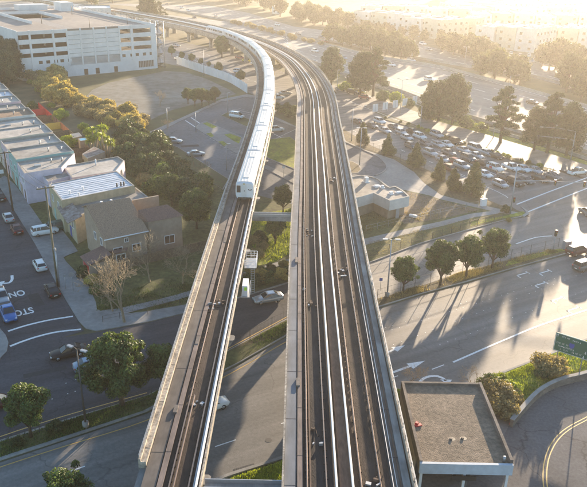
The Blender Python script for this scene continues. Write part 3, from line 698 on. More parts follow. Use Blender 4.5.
# ================================================================== BUILDINGS
def wall_box(root, P, z0, z1, wm, rm, par=.35, pw=.25, roofname='roof'):
    """walls with a parapet, roof sheet inside"""
    P = [Vector(p) for p in P]
    a = sum(P[i].x*P[(i+1)%len(P)].y-P[(i+1)%len(P)].x*P[i].y for i in range(len(P)))
    if a < 0: P.reverse()
    n = len(P); c = sum(P, Vector((0,0)))/n
    def inset(w):
        out = []
        for i in range(n):
            p, q, r = P[i-1], P[i], P[(i+1)%n]; d1 = (q-p).normalized(); d2 = (r-q).normalized()
            n1 = Vector((-d1.y,d1.x)); n2 = Vector((-d2.y,d2.x)); k = n1+n2; k = k/max(k.dot(n1), .25); out.append(q+k*w)
        return out
    I = inset(pw); m = MB(); vs = [(p.x,p.y,z0) for p in P]+[(p.x,p.y,z1+par) for p in P]+[(p.x,p.y,z1+par) for p in I]+[(p.x,p.y,z1-.05) for p in I]
    fs = []
    for k in range(3):
        for i in range(n): fs.append((k*n+i,k*n+(i+1)%n,(k+1)*n+(i+1)%n,(k+1)*n+i))
    m.add(vs, fs); m.m = [0]*n+[1]*(2*n); w = m.build('wall', [wm, 'concrete'], root, fix=False)
    r = MB().sheet(inset(pw-.02), z1).build(roofname, rm, root, fix=False)
    return w, r
def window_on(root, A, B, t, z0, z1, w, frame='trim_white', glass='glass_dark', name='window', out=.0, bars=True):
    """window in the wall line A->B; outside is to the right of A->B"""
    A = Vector(A); B = Vector(B); d = (B-A).normalized(); rz = math.atan2(d.y,d.x); p = lerp(A,B,t)
    mt = Matrix.Translation((p.x,p.y,z0)) @ Matrix.Rotation(rz,4,'Z'); h = z1-z0; f = .1
    m = MB(); y0, y1 = -.09-out, .03
    for (a,b,c,e) in [(-w/2,0,w/2,f),(-w/2,h-f,w/2,h),(-w/2,f,-w/2+f,h-f),(w/2-f,f,w/2,h-f)]: m.box(a,y0,b,c,y1,e,0,mt)
    if bars: m.box(-.03,y0+.02,f,.03,y1,h-f,0,mt)
    o = m.build(name, frame, root)
    g = MB().box(-w/2+f,-.04-out,f,w/2-f,.02,h-f,0,mt).build('pane', glass, o)
    return o
def door_on(root, A, B, t, z0, z1, w, m='wall_dark_brown', name='door'):
    A = Vector(A); B = Vector(B); d = (B-A).normalized(); rz = math.atan2(d.y,d.x); p = lerp(A,B,t)
    mt = Matrix.Translation((p.x,p.y,z0)) @ Matrix.Rotation(rz,4,'Z')
    return MB().box(-w/2,-.06,0,w/2,.03,z1-z0,0,mt).build(name, m, root)
# ---- row houses along the street
rowA = Vector((.513,-.858)); rowB = Vector((.80,.60)).normalized()
HZ = 6.4
F0 = W(16.6,163,HZ); D = 13.0
cols = ['wall_lavender','wall_teal','wall_pink','wall_cream','wall_teal','wall_white','wall_tan','wall_pink','wall_cream','wall_white','wall_lavender','wall_tan','wall_cream','wall_white','wall_tan']
cname = ['lavender','teal','pink','cream','deep teal','white','tan','rosy pink','buff','chalk white','lilac','brown tan','ivory','off-white','sandy']
roofs = ['roof_tar']*4+['roof_tar','roof_shingle','roof_tar','roof_tar','roof_silver','roof_tar']+['roof_tar']*5
# rear end points follow the photo's roof edge
houses = []
def rearpt(F): # intersect direction rowB from F with measured rear line
    Ra = Vector((-97.3,230.9)); Rb = Vector((-44.9,143.1)); d = (Rb-Ra).normalized(); n = Vector((d.y,-d.x)); t = (Ra-F).dot(n)/rowB.dot(n); return F+rowB*t
for k in range(-1, 13):
    if k == -1: f1 = F0; f0 = W(24.5,175,HZ); 
    else: f1 = F0-rowA*(9.85*(k+1)); f0 = F0-rowA*9.85*k
    f0 = Vector(f0); f1 = Vector(f1); i = k+1
    g0 = rearpt(f0); g1 = rearpt(f1)
    if k == -1: g0 = f0+(g0-f0)*.6; 
    eps = rowA*.06
    lab = f"flat-roofed {cname[i]} row house, " + ['last of the row beside the silver roof','second from the near end of the row','third from the near end of the row','fourth from the near end of the row','fifth from the near end of the row','sixth from the near end, dark roof','seventh from the near end of the row','eighth from the near end of the row','ninth from the near end, silver roof','tenth from the near end of the row','eleventh from the near end of the row','twelfth from the near end of the row','second from the far end of the row','at the far end of the row'][i]
    r = empty('row_house', (0,0,0), 0, lab, 'house', 'row houses along the left street')
    zt = HZ+[0,.3,-.25,.2,-.1,.3,-.25,.15,-.1,.35,-.2,.2,-.1,.2][i]; eps = rowA*-.2
    wall_box(r, [f0+eps,f1-eps,g1-eps,g0+eps], .12, zt, cols[i], roofs[i], .28+.1*(i%3), .22)
    # street front: outside is toward -rowB; A->B with outside on the right: from f1 to f0
    for t in (.28,.72): window_on(r, f1, f0, t, 3.9, 5.3, 1.7)
    door_on(r, f1, f0, .3, .2, 2.6, 2.6, 'wall_tan', 'garage_door'); door_on(r, f1, f0, .75, .2, 2.5, 1.1)
    # roof furniture
    rnd = random.Random(i*7)
    for q in range(2):
        p = lerp(lerp(f0,g0,.62+.22*q),lerp(f1,g1,.62+.22*q),rnd.uniform(.3,.7)); m = MB()
        m.tube([(p.x,p.y,zt),(p.x,p.y,zt+.7)], .14, 8); m.tube([(p.x,p.y,zt+.7),(p.x,p.y,zt+.85)], .24, 8); m.build('roof_vent', 'galvanised', r)
    if rnd.random() < .6:
        p = lerp(lerp(f0,g0,.35),lerp(f1,g1,.35),.5); MB().obox((p.x,p.y,zt), 1.3, .9, .3, .5).build('skylight', 'galvanised', r)
    houses.append((f0,f1,g0,g1))
# rear yards with coloured fences
def fence_boards(A, B, z0, h, m, label, name='board_fence', group=None):
    A = Vector(A); B = Vector(B); d = (B-A).normalized(); L = (B-A).length; rz = math.atan2(d.y,d.x); r = empty(name, (A.x,A.y,z0), rz, label, 'fence', group)
    mb = MB(); x = 0; rnd = random.Random(int(abs(A.x*10)))
    while x < L: mb.box(x,-.02,0,x+.14,.02,h+rnd.uniform(-.04,.03)); x += .15
    mb.box(0,.02,h*.2,L,.06,h*.2+.08); mb.box(0,.02,h*.8,L,.06,h*.8+.08)
    mb.build('boards', m, r); x = 0
    while x < L: MB().box(x-.05,.06,0,x+.05,.15,h+.05).build('post', m, r); x += 2.4
    return r
yards = [((-8,92),(9,103),(28,96),(6,86)), ]
def yard_edge(k, depth): # rear fence end for boundary k
    f0,f1,g0,g1 = houses[k]; return g0+rowB*depth
yc = {2:('yellow_wall','bright yellow'),3:('orange_paint','orange'),4:('fence_wood','weathered brown'),5:('red_paint','deep red'),6:('fence_wood','grey brown'),7:('fence_wood','dark wooden')}
for k in range(1, 9):
    f0,f1,g0,g1 = houses[k]; a = g0+rowB*8.5; b = g1+rowB*8.5
    fence_boards(g0+rowB*.2, a, 0, 1.9, ['fence_wood','fence_wood','fence_wood','fence_wood','fence_wood','fence_wood','yellow_wall','fence_wood','red_paint'][k], f"{['','weathered','brown','brown slatted','dull brown','grey brown','bright yellow','faded','deep red'][k]} fence between back yards of row house {['','two','three','four','five','six','seven','eight','nine'][k]} from the near end", group='back yard fences')
    fence_boards(a, b, 0, 1.9, ['fence_wood','fence_wood','fence_wood','fence_wood','fence_wood','orange_paint','fence_wood','red_paint','red_paint'][k], f"board fence closing the back yard of row house {['','two','three','four','five','six','seven','eight','nine'][k]} from the near end", group='back yard fences')
# small lavender box roof in front, grey roofed wing with pink end wall
def simple(name, lab, cat, pix, z, wm, rm, par=.3, group=None, z0=.05):
    r = empty(name, (0,0,0), 0, lab, cat, group); P = WL(pix, z); wall_box(r, P, z0, z, wm, rm, par); return r, P
simple('house_wing', 'low lavender block with a tan roof between the row and the silver roof', 'building', [(39,172),(65,167.5),(71,176),(48,182.5)], 5.4, 'wall_lavender', 'roof_tar', .15)
r, P = simple('rear_house', 'grey-roofed house with a pink end wall behind the silver roof', 'house', [(63,167),(118,157.3),(124.5,161.5),(116,172),(72,179)], 5.6, 'wall_pink', 'roof_tar', .25)
q = W(124.5,161.5,5.6); q2 = W(116,172,5.6)
window_on(r, q2, q, .55, 2.6, 4.9, 1.5)
MB().tube([(*W(96,165,5.6),5.6),(*W(96,165,5.6),6.9)], .16, 8).build('chimney', 'trim_white', r)
# silver roof house with beige front
r, P = simple('silver_roof_house', 'two-storey beige house under a bright silver flat roof', 'house', [(49,184.5),(117,171.5),(134.5,186),(61.5,201)], 6.3, 'wall_beige', 'roof_silver', .12)
def seg(P, i): return P[i], P[(i+1)%len(P)]
a = W(61.5,201,6.3); b = W(49,184.5,6.3)
for t in (.25,.7): window_on(r, b, a, t, 3.7, 5.1, 1.3)
for t in (.3,): door_on(r, b, a, t, .2, 2.4, 1.2, 'wall_teal')
e = a+(W(134.5,186,6.3)-a)*.0
for (px,py) in [(79,196),(83,190),(70,194)]:
    c = W(px,py,6.3); m = MB(); m.tube([(c.x,c.y,6.3),(c.x,c.y,6.9)], .13, 8); m.obox((c.x,c.y,6.9), .5, .5, .12, .5); m.build('roof_vent', 'trim_white', r)
for (px,py) in [(117,187),(121,186),(124,185.5)]:
    c = W(px,py,6.3); MB().tube([(c.x,c.y,6.3),(c.x,c.y,7.1)], .15, 8).build('vent_pipe', 'pole_dark', r)
# roof ribs (metal seams)
m = MB(); A0,A1,A2,A3 = WL([(50,185),(116.5,172.3),(133.5,186),(62,200)], 6.3)
for k in range(1,9): p = lerp(A0,A3,k/9); q = lerp(A1,A2,k/9); d = (q-p).normalized(); rz = math.atan2(d.y,d.x); c = (p+q)/2; m.obox((c.x,c.y,6.305), (q-p).length, .06, .05, rz)
m.build('roof_seam', 'roof_silver', r)
# beige flat house with rusty porch roof
r, P = simple('beige_house', 'lower beige house with a tan flat roof between silver roof and brown gable', 'house', [(63,204.5),(136,188),(150,199),(137,209),(120,199.5),(88,206),(86,213),(75,219)], 4.9, 'wall_beige', 'roof_tar', .15)
a = W(75,219,4.9); b = W(63,204.5,4.9)
for t in (.3,.75): window_on(r, b, a, t, 2.4, 3.9, 1.4)
door_on(r, b, a, .52, .15, 2.2, 1.0, 'blue_paint')
m = MB(); pr = [W(62.5,205,4.9)+Vector((-.9,-.5)), W(73.5,221,4.9)+Vector((-.9,-.5)), W(82.5,219.5,4.9), W(71,203.5,4.9)]
vs = [(pr[0].x,pr[0].y,4.5),(pr[1].x,pr[1].y,4.5),(pr[2].x,pr[2].y,5.45),(pr[3].x,pr[3].y,5.45)]; m.add(vs+[(x,y,z+.12) for x,y,z in vs], [(0,1,2,3),(4,7,6,5),(0,4,5,1),(1,5,6,2),(2,6,7,3),(3,7,4,0)])
m.build('porch_roof', 'roof_rust', r)
# ---- brown gable house: local frame u along ridge, v toward camera
def gable_house():
    r = empty('gable_house', (0,0,0), 0, 'large brown shingled house with gable roofs behind the bare trees', 'house')
    # main block. left gable wall faces the street
    d = Vector((.83,.557)).normalized(); nrm = Vector((d.y,-d.x)); ez = 5.6; zr = 8.9; wf = 7.6; wb = 2.6
    A = W(88,205.5,zr); B = A+d*7.0
    fl = A+nrm*wf; fr = B+nrm*wf; bl = A-nrm*wb; br = B-nrm*wb; zb = zr-(zr-ez)*wb/wf
    m = MB(); vs = [(fl.x,fl.y,.1),(fr.x,fr.y,.1),(br.x,br.y,.1),(bl.x,bl.y,.1),(fl.x,fl.y,ez),(fr.x,fr.y,ez),(br.x,br.y,zb),(bl.x,bl.y,zb),(A.x,A.y,zr-.12),(B.x,B.y,zr-.12)]
    m.add(vs, [(0,1,5,4),(1,2,6,9,5),(2,3,7,6),(3,0,4,8,7)]); m.build('wall', 'wall_brown', r)
    def rf(mm, a, b, c, e, t=.14):
        vs = [Vector(a),Vector(b),Vector(c),Vector(e)]; vs += [v+Vector((0,0,t)) for v in vs]; mm.add(vs, [(0,1,2,3),(4,7,6,5),(0,4,5,1),(1,5,6,2),(2,6,7,3),(3,7,4,0)])
    o = d*.35; k = 1.05; ezz = zr-(zr-ez)*k-.05
    roof = MB(); F1 = A-o+nrm*wf*k; F2 = B+o+nrm*wf*k; G1 = A-o-nrm*(wb+.3); G2 = B+o-nrm*(wb+.3)
    rf(roof, (F1.x,F1.y,ezz),(F2.x,F2.y,ezz),(*(B+o),zr),(*(A-o),zr)); rf(roof, (*(A-o),zr),(*(B+o),zr),(G2.x,G2.y,zb-.12),(G1.x,G1.y,zb-.12)); ro = roof.build('roof', 'roof_shingle', r)
    tr = MB(); tr.tube([(F1.x,F1.y,ezz+.08),(F2.x,F2.y,ezz+.08)], .1, 6); tr.build('gutter', 'trim_white', r)
    for t in (.28,.74): window_on(r, fl, fr, t, 2.2, 3.6, 1.6)
    window_on(r, fl, fr, .5, 4.2, 5.0, .7)
    for t in (.5,.8): window_on(r, bl, fl, t, 3.6, 5.0, 1.1)
    # right lower wing with red-brown roof
    z2 = 6.4; rz2 = 8.3
    q3 = W(137,210,8.3); q2 = W(169,203.5,8.3); q1 = W(181.5,215.5,z2); q0 = W(148,221.5,z2)
    m = MB(); vs = [(q0.x,q0.y,.1),(q1.x,q1.y,.1),(q2.x,q2.y,.1),(q3.x,q3.y,.1),(q0.x,q0.y,z2-.06),(q1.x,q1.y,z2-.06),(q2.x,q2.y,z2-.06),(q3.x,q3.y,z2-.06)]
    m.add(vs, [(0,1,5,4),(1,2,6,5),(2,3,7,6),(3,0,4,7),(4,5,6,7)]); m.build('wing_wall', 'wall_brown', r)
    m = MB(); e0 = q0+nrm*.3; e1 = q1+nrm*.3+d*.3; ra = q3+(q0-q3)*.12; rb = q2+(q1-q2)*.12-d*.6
    vs = [(e0.x,e0.y,z2),(e1.x,e1.y,z2),(q2.x,q2.y,z2),(q3.x,q3.y,z2),(ra.x,ra.y,rz2),(rb.x,rb.y,rz2)]
    m.add(vs, [(0,1,5,4),(1,2,5),(2,3,4,5),(3,0,4),(0,3,2,1)]); m.build('wing_roof', 'roof_shingle_red', r)
    window_on(r, q0, q1, .6, 1.6, 3.2, 1.9)
    c = (W(132.5,204.5,7)+W(158.5,199.5,7))/2; m = MB(); m.obox((c.x,c.y,5.2), (W(132.5,204.5,7)-W(158.5,199.5,7)).length, .35, 2.6, math.atan2(d.y,d.x)); m.build('parapet_screen', 'wall_tan', r)
    for t in (.35,.6): 
        p = lerp(A,B,t)-nrm*.5; MB().obox((p.x,p.y,8.3), .35, .35, .75).build('chimney', 'trim_white', r)
    # front garage wing with red roof, red door and bay window
    s0 = fl - d*3.6 - nrm*1.5; s1 = fl+d*.0-nrm*1.5; s2 = s1+nrm*3.6; s3 = s0+nrm*3.6
    m = MB(); m.prism([s0,s1,s2,s3], .1, 2.5); m.build('garage_wall', 'wall_brown', r)
    m = MB(); k0=s0-d*.3-nrm*.3; k1=s1-nrm*.3; k2=s2+nrm*.3; k3=s3-d*.3+nrm*.3
    m.add([(k0.x,k0.y,2.5),(k1.x,k1.y,3.6),(k2.x,k2.y,3.6),(k3.x,k3.y,2.5),(k0.x,k0.y,2.62),(k1.x,k1.y,3.72),(k2.x,k2.y,3.72),(k3.x,k3.y,2.62)], [(0,1,2,3),(4,7,6,5),(0,4,5,1),(1,5,6,2),(2,6,7,3),(3,7,4,0)]); m.build('porch_roof', 'roof_shingle_red', r)
    door_on(r, s0, s3, .5, .15, 2.4, 2.6, 'red_paint', 'garage_door')
    b0 = fl+d*.6; b1 = fl+d*3.4; b2 = b1+nrm*1.0-d*.5; b3 = b0+nrm*1.0+d*.5
    MB().prism([b0,b3,b2,b1], .1, 3.1).build('bay', 'wall_brown', r)
    m = MB(); m.prism([b0+nrm*.0-d*.2,b3+nrm*.3-d*.1,b2+nrm*.3+d*.1,b1+d*.2], 3.1, 3.25); m.build('bay_roof', 'roof_shingle_red', r)
    window_on(r, b3, b2, .5, 1.3, 2.8, 1.6)
    return fl, fr, d, nrm
GH = gable_house()
fl, fr, hd, hn = GH
fence_boards(fr+hn*1.2-hd*5, fr+hn*1.0+hd*12, .1, 1.7, 'fence_wood', 'low wooden board fence in front of the brown gable house')
# small shed and rusty roofed outbuilding behind the pink house
simple('garden_shed', 'small shed with a rusty patched roof under the palm-like trees', 'shed', [(82,154),(94,146.5),(105,151.5),(87.5,158.5)], 3.0, 'wall_tan', 'roof_rust', .02)
simple('garden_shed', 'tiny shed with a pale blue roof behind the row houses', 'shed', [(78,138.5),(86,137.5),(88,140),(80,141)], 2.6, 'wall_tan', 'tarp_blue', .02)
simple('garden_shed', 'dark grey roofed shed beside the yellow-green shrubs', 'shed', [(70,134),(79,132.5),(82,136),(73,138)], 2.6, 'wall_tan', 'walkway_grey', .02)
# ---- parking garage
def garage():
    O = Vector((-104.0,268.0)); E = Vector((-59.5,303.3)); u = (E-O).normalized(); v = Vector((-u.y,u.x)); L = (E-O).length; Dp = 98.0
    rz = math.atan2(u.y,u.x); r = empty('parking_garage', (O.x,O.y,0), rz, 'pale concrete multi-storey car park with open decks at the top left', 'car park')
    def T(px, py, z): q = W(px,py,z)-O; n = Vector((u.x,u.y)); return q.dot(n)
    def tx(px): # length along facade for a pixel column (at mid height)
        best = 0; bd = 1e9
        for i in range(401):
            t = L*i/400; p = O+u*t; dz = (p.y*math.cos(SP)-(9-SH)*math.sin(SP))
            X = p.x; yv = p.y*math.sin(SP)+(9-SH)*math.cos(SP); uu = X/dz; vv = yv/dz; c,s = math.cos(SR),math.sin(SR)
            a = uu*c+vv*s; xx = SCX+SF*a
            if abs(xx-px) < bd: bd = abs(xx-px); best = t
        return best
    TOP = 17.2; PT = 18.2; lv_ = [4.4, 7.9, 11.1, 14.3, TOP]
    for z in lv_:
        if z == TOP:
            hx0, hx1, hy0, hy1 = 16, 34, 52, 74
            m = MB(); m.box(.4,.4,z-.5,L-.4,hy0,z); m.box(.4,hy0,z-.5,hx0,hy1,z); m.box(hx1,hy0,z-.5,L-.4,hy1,z); m.box(.4,hy1,z-.5,L-.4,Dp-.4,z); m.build('top_deck', 'garage_deck', r)
            m = MB(); m.box(hx0-.3,hy0-22,z,hx0,hy1,z+1.2); m.box(hx1,hy0-8,z,hx1+.3,hy1,z+1.2); m.box(hx0,hy1,z,hx1,hy1+.3,z+1.2); m.build('ramp_parapet', 'garage_concrete', r)
            m = MB(); m.add([(hx0,hy0,z),(hx1,hy0,z),(hx1,hy1,z-3.6),(hx0,hy1,z-3.6)], [(0,1,2,3)]); m.build('ramp', 'garage_deck', r)
        else: MB().box(.5,.5,z-.4,L-.5,Dp-.5,z).build('deck', 'garage_dark', r)  # inner decks coloured near-black to stand in for shade between the floors
    op = [(tx(18),tx(31)),(tx(33),tx(54.2)),(tx(56.3),tx(68.8))]; op2 = [(tx(120.5),tx(131.5)),(tx(133.7),tx(151.6))]
    m = MB() # spandrels
    bands = [(4.4,5.6) ,(7.2,8.9),(10.6,12.2),(13.8,15.4)]
    sx0 = op[2][1]+.6; sx1 = op2[0][0]-.6
    rows = [(15.0,16.7),(11.6,13.3),(8.4,9.9)]
    def segs():
        edges = [0]+[e for p in op for e in p]+[e for p in op2 for e in p]+[L]
        return edges
    E_ = segs()
    # piers between the openings, full height
    pr = [(0,op[0][0]),(op[0][1],op[1][0]),(op[1][1],op[2][0]),(op[2][1],op2[0][0]),(op2[0][1],op2[1][0]),(op2[1][1],L)]
    for i,(a,b) in enumerate(pr):
        nm = 'solid_panel' if i == 3 else 'pier'; pro = -.25 if i != 3 else 0
        MB().box(a,pro,4.2 if i == 3 else 4.2,b,.5,PT-.9 if i == 3 else PT).build(nm, 'garage_concrete', r)
    for (a,b) in op+op2:
        z = 7.4
        for (z0,z1) in rows[::-1]:
            MB().box(a,0,z,b,.35,z0).build('spandrel', 'garage_concrete', r); z = z1
        MB().box(a,0,z,b,.35,PT-.1).build('spandrel', 'garage_deck', r) if False else MB().box(a,0,z,b,.35,PT-.15).build('spandrel', 'garage_concrete', r)
    MB().box(pr[3][0],-.01,PT-.9,pr[3][1],.35,PT-.15).build('parapet', 'garage_deck', r)
    # solid panel relief: vertical ribs and horizontal grey ledges
    a, b = pr[3]; n = 4
    for k in range(n+1): x = lerp(a,b,k/n) if True else 0; MB().box(x-.3,-.3,4.2,x+.3,0,PT).build('rib', 'garage_concrete', r)
    for z in (7.0,8.7,10.4,12.2,13.9,15.6):
        for k in range(n): MB().box(lerp(a,b,k/n)+.35,-.12,z,lerp(a,b,(k+1)/n)-.35,0,z+.14).build('ledge', 'pole_grey', r)
    # ground and small-window storeys
    m = MB(); wins = [tx(x) for x in (40,47.5,55.5,61.5,69.5,123.5,131.5,137,144,151)]
    xs_ = [0]; 
    m.box(0,0,0,L,.4,5.7); m.box(0,0,6.9,L,.4,7.4)
    last = 0
    for x in sorted(wins): m.box(last,0,5.7,x-.75,.4,6.9); last = x+.75
    m.box(last,0,5.7,L,.4,6.9); m.build('base_wall', 'garage_concrete', r)
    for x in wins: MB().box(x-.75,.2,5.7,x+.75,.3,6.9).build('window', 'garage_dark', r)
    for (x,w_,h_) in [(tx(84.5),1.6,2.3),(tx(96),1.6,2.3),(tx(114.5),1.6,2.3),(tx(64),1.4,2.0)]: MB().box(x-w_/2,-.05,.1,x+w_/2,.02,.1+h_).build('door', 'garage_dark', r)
    for (x0,x1) in [(tx(46.5),tx(59)),(tx(137.5),tx(153))]:
        m = MB(); m.box(x0,-.04,1.0,x1,.02,3.6,0)
        k = x0
        while k < x1: m.box(k-.06,-.12,.9,k+.06,-.04,3.7,1); k += .75
        m.build('grille', ['garage_dark','garage_concrete'], r)
    # columns inside
    for x in range(4, int(L), 9):
        MB().box(x-.3,9,0,x+.3,9.6,TOP-.5).build('column', 'garage_concrete', r)
    MB().box(0,Dp-.4,0,L,Dp,PT).build('rear_wall', 'garage_concrete', r); MB().box(.0,.5,0,.35,Dp-.4,PT).build('side_wall', 'garage_concrete', r)
    m = MB(); m.box(L-.35,.5,0,L,Dp-.4,3.5)
    for z0,z1 in ((4.4,5.6),(7.9,9.1),(11.1,12.3),(14.3,15.5),(17.2,18.2)): m.box(L-.35,.5,z0-.3,L,Dp-.4,z1)
    m.build('side_wall', 'garage_concrete', r)
    # stair tower of steel lattice along the right edge
    m = MB()
    for y in range(0, 96, 4):
        m.tube([(L+1.5,y,0 if y<8 else 15.5),(L+1.5,y,19)], .1, 5)
        m.tube([(L+1.5,y,16.5),(L+1.5,y+4,18.8)], .08, 5); m.tube([(L+1.5,y,18.8),(L+1.5,y+4,16.5)], .08, 5)
    m.tube([(L+1.5,0,16.5),(L+1.5,96,16.5)], .1, 5); m.tube([(L+1.5,0,18.9),(L+1.5,96,18.9)], .1, 5); m.build('truss_screen', 'galvanised', r)
    m = MB()
    for (x,y) in [(L+.2,.3),(L+3.8,.3),(L+3.8,5),(L+.2,5)]: m.tube([(x,y,0),(x,y,19)], .16, 6)
    for z in range(1, 19, 2):
        y0, y1 = (.6,4.8) if (z//2)%2 else (4.8,.6)
        m.add([(L+.4,y0,z-1),(L+3.6,y0,z-1),(L+3.6,y1,z+1),(L+.4,y1,z+1)], [(0,1,2,3)]); m.tube([(L+3.8,.3,z-1),(L+3.8,5,z+1)], .07, 5); m.tube([(L+.2,.3,z+1),(L+3.8,.3,z-1)], .07, 5)
    m.build('stair_tower', 'galvanised', r)
    # parked cars' worth of stall lines on the top deck
    m = MB()
    for k in range(18): m.box(36+k*1.15,6,TOP,36.12+k*1.15,11,TOP+.01) if 36+k*1.15 < L-2 else None
    for k in range(30): m.box(20,80 if False else 2+k*1.6,TOP+.0,25,2.12+k*1.6,TOP+.012)
    m.build('stall_line', 'white_paint', r)
    for (x,y) in [(30,4),(50,12),(20,30),(45,60)]:
        MB().tube([(x,y,TOP),(x,y,TOP+4)], .12, 6).build('deck_lamp', 'pole_dark', r)
    # penthouse blocks at the far side
    MB().box(2,Dp-12,TOP,18,Dp-6,TOP+3).build('penthouse', 'garage_concrete', r); MB().box(30,Dp-9,TOP,44,Dp-2,TOP+2.6).build('penthouse', 'garage_concrete', r)
    MB().box(47,Dp-20,TOP,53,Dp-10,TOP+4).build('penthouse', 'garage_concrete', r)
garage()
# white office block beyond the garage (top left)
def far_block(P, h, lab, wm='wall_white', floors=3, rm='roof_silver', group=None, nwin=6, cat='building', clutter=4):
    r = empty('apartment_block', (0,0,0), 0, lab, cat, group); wall_box(r, P, 0, h, wm, rm, .5, .3)
    P = [Vector(p) for p in P]; a = sum(P[i].x*P[(i+1)%len(P)].y-P[(i+1)%len(P)].x*P[i].y for i in range(len(P)))
    if a < 0: P.reverse()
    c = sum(P, Vector((0,0)))/len(P)
    for i in range(len(P)):
        A, B = P[i], P[(i+1)%len(P)]; d = B-A; n = Vector((d.y,-d.x)); mid = (A+B)/2
        if n.dot(Vector((0,0))-mid) <= 0: continue
        k = max(2, int(d.length/4.2)); rz = math.atan2(d.y,d.x)
        for f in range(floors):
            z0 = 1.1+f*(h-.6)/floors
            for j in range(k):
                if (j*7+f*3+i) % 9 == 4: continue
                p = lerp(A,B,(j+.5)/k); mt = Matrix.Translation((p.x,p.y,z0)) @ Matrix.Rotation(rz,4,'Z')
                MB().box(-.75,-.05,0,.75,.05,1.35,0,mt).build('window', 'glass_dark', r)
        for j in range(1, k, 3):
            p = lerp(A,B,j/k); mt = Matrix.Translation((p.x,p.y,0)) @ Matrix.Rotation(rz,4,'Z')
            m = MB()
            for f in range(1, floors): m.box(-1.6,-1.2,f*h/floors,1.6,0,f*h/floors+.15,0,mt); m.box(-1.6,-1.2,f*h/floors+.15,1.6,-1.1,f*h/floors+1.1,0,mt)
            m.build('balcony', wm, r)
    rnd = random.Random(int(c.x*3+c.y))
    for q in range(clutter):
        p = c+(P[rnd.randrange(len(P))]-c)*rnd.uniform(.1,.7); MB().obox((p.x,p.y,h), rnd.uniform(1,3), rnd.uniform(1,2), rnd.uniform(.6,1.6), rnd.random()).build('roof_unit', rm, r)
    return r
def rowblk(pa, pb, h, dep, n, lab, group, wm=None, floors=3):
    A = W(*pa); B = W(*pb); d = (B-A).normalized(); nr = Vector((-d.y,d.x)); L = (B-A).length/n
    if nr.y < 0: nr = -nr
    o_ = ['first','second','third','fourth','fifth','sixth','seventh','eighth','ninth','tenth']
    for k in range(n):
        j = .8*((k*5)%3-1)
        p = A+d*(L*k+.3)+nr*j; q = A+d*(L*(k+1)-.3)+nr*j
        far_block([p,q,q+nr*dep,p+nr*dep], h+.5*((k*7)%3-1), lab.format(o_[k]), (wm or ['wall_white','wall_cream','wall_white'])[k%3], floors, group=group, clutter=5)
rowblk((354,27),(440,40), 10.5, 24, 5, 'hazy white three-storey apartment block, {} from the left in the nearer left row', 'apartment blocks beyond the freeway')
rowblk((440,34),(474,37), 10, 16, 2, 'pale apartment block on the tree line, {} of the short middle pair', 'apartment blocks beyond the freeway')
rowblk((474,46),(534,53), 11, 26, 3, 'cream flat-roofed apartment block nearest the freeway at the right, {} from the left', 'apartment blocks beyond the freeway')
rowblk((534,45),(620,53), 10, 22, 4, 'pale apartment block behind the far right trees, {} from the left', 'apartment blocks beyond the freeway')
rowblk((360,20),(470,25), 10, 18, 5, 'hazy apartment block in the second row back, {} from the left', 'apartment blocks beyond the freeway')
rowblk((470,28),(620,33), 9.5, 20, 7, 'hazy apartment block in the middle right row, {} from the left', 'apartment blocks beyond the freeway')
rowblk((440,21),(620,21), 9, 20, 7, 'hazy apartment block in the third row back, {} from the left', 'apartment blocks beyond the freeway')
rowblk((450,15.5),(600,14), 9, 20, 6, 'hazy apartment block in the farthest row, {} from the left', 'apartment blocks beyond the freeway')
far_block([Vector(p) for p in [(-175,452),(-120,470),(-126,492),(-181,474)]], 9, 'long pale office block behind the multi-storey car park', 'wall_white', 2)
far_block(WL([(272,13.5),(281,14.5),(284,12),(275,11)]), 5, 'small white clubhouse among trees beyond the freeway', 'wall_white', 1, clutter=1)
# ---- L-shaped station kiosk in the plaza
def kiosk():
    r = empty('station_building', (0,0,0), 0, 'low white L-shaped station building with rounded roof outline on the plaza', 'building')
    pix = [(345,199),(345,178),(352,176.5),(361,175),(376,177.5),(383,182.2),(390,187),(395,186),(404,191),(409.5,196.3),(390,200.7),(373.6,193),(359,197.3)]
    P = WL(pix, 4.3); P2 = resample(P[1:10], .8); P = [P[0]]+P2+P[10:]
    wall_box(r, P, 2.2, 4.1, 'wall_white', 'roof_tar', .22, .35)
    c = sum(P, Vector((0,0)))/len(P)
    Q = [p+(c-p).normalized()*1.1 for p in P]
    MB().prism(Q, 0, 2.25).build('lower_wall', 'wall_tan', r)
    for (px,py,sx,sy,h) in [(366,182,.8,.8,1.1),(377,186.5,1.1,.8,.3),(382.5,188,.5,.5,.6),(391,194,.6,.6,.5),(399,192.5,1.0,.6,.25)]:
        q = W(px,py,4.1); m = MB(); m.obox((q.x,q.y,4.1), sx, sy, h, .5); m.obox((q.x,q.y,4.1), sx*1.5, sy*1.5, .12, .5); m.build('roof_unit', 'trim_white', r)
    a = W(390,200.7,4.3); b = W(409.5,196.3,4.3); door_on(r, a+Vector((.2,.5)), b+Vector((-.2,.5)), .45, 0, 2.1, .9, 'pole_grey')
kiosk()
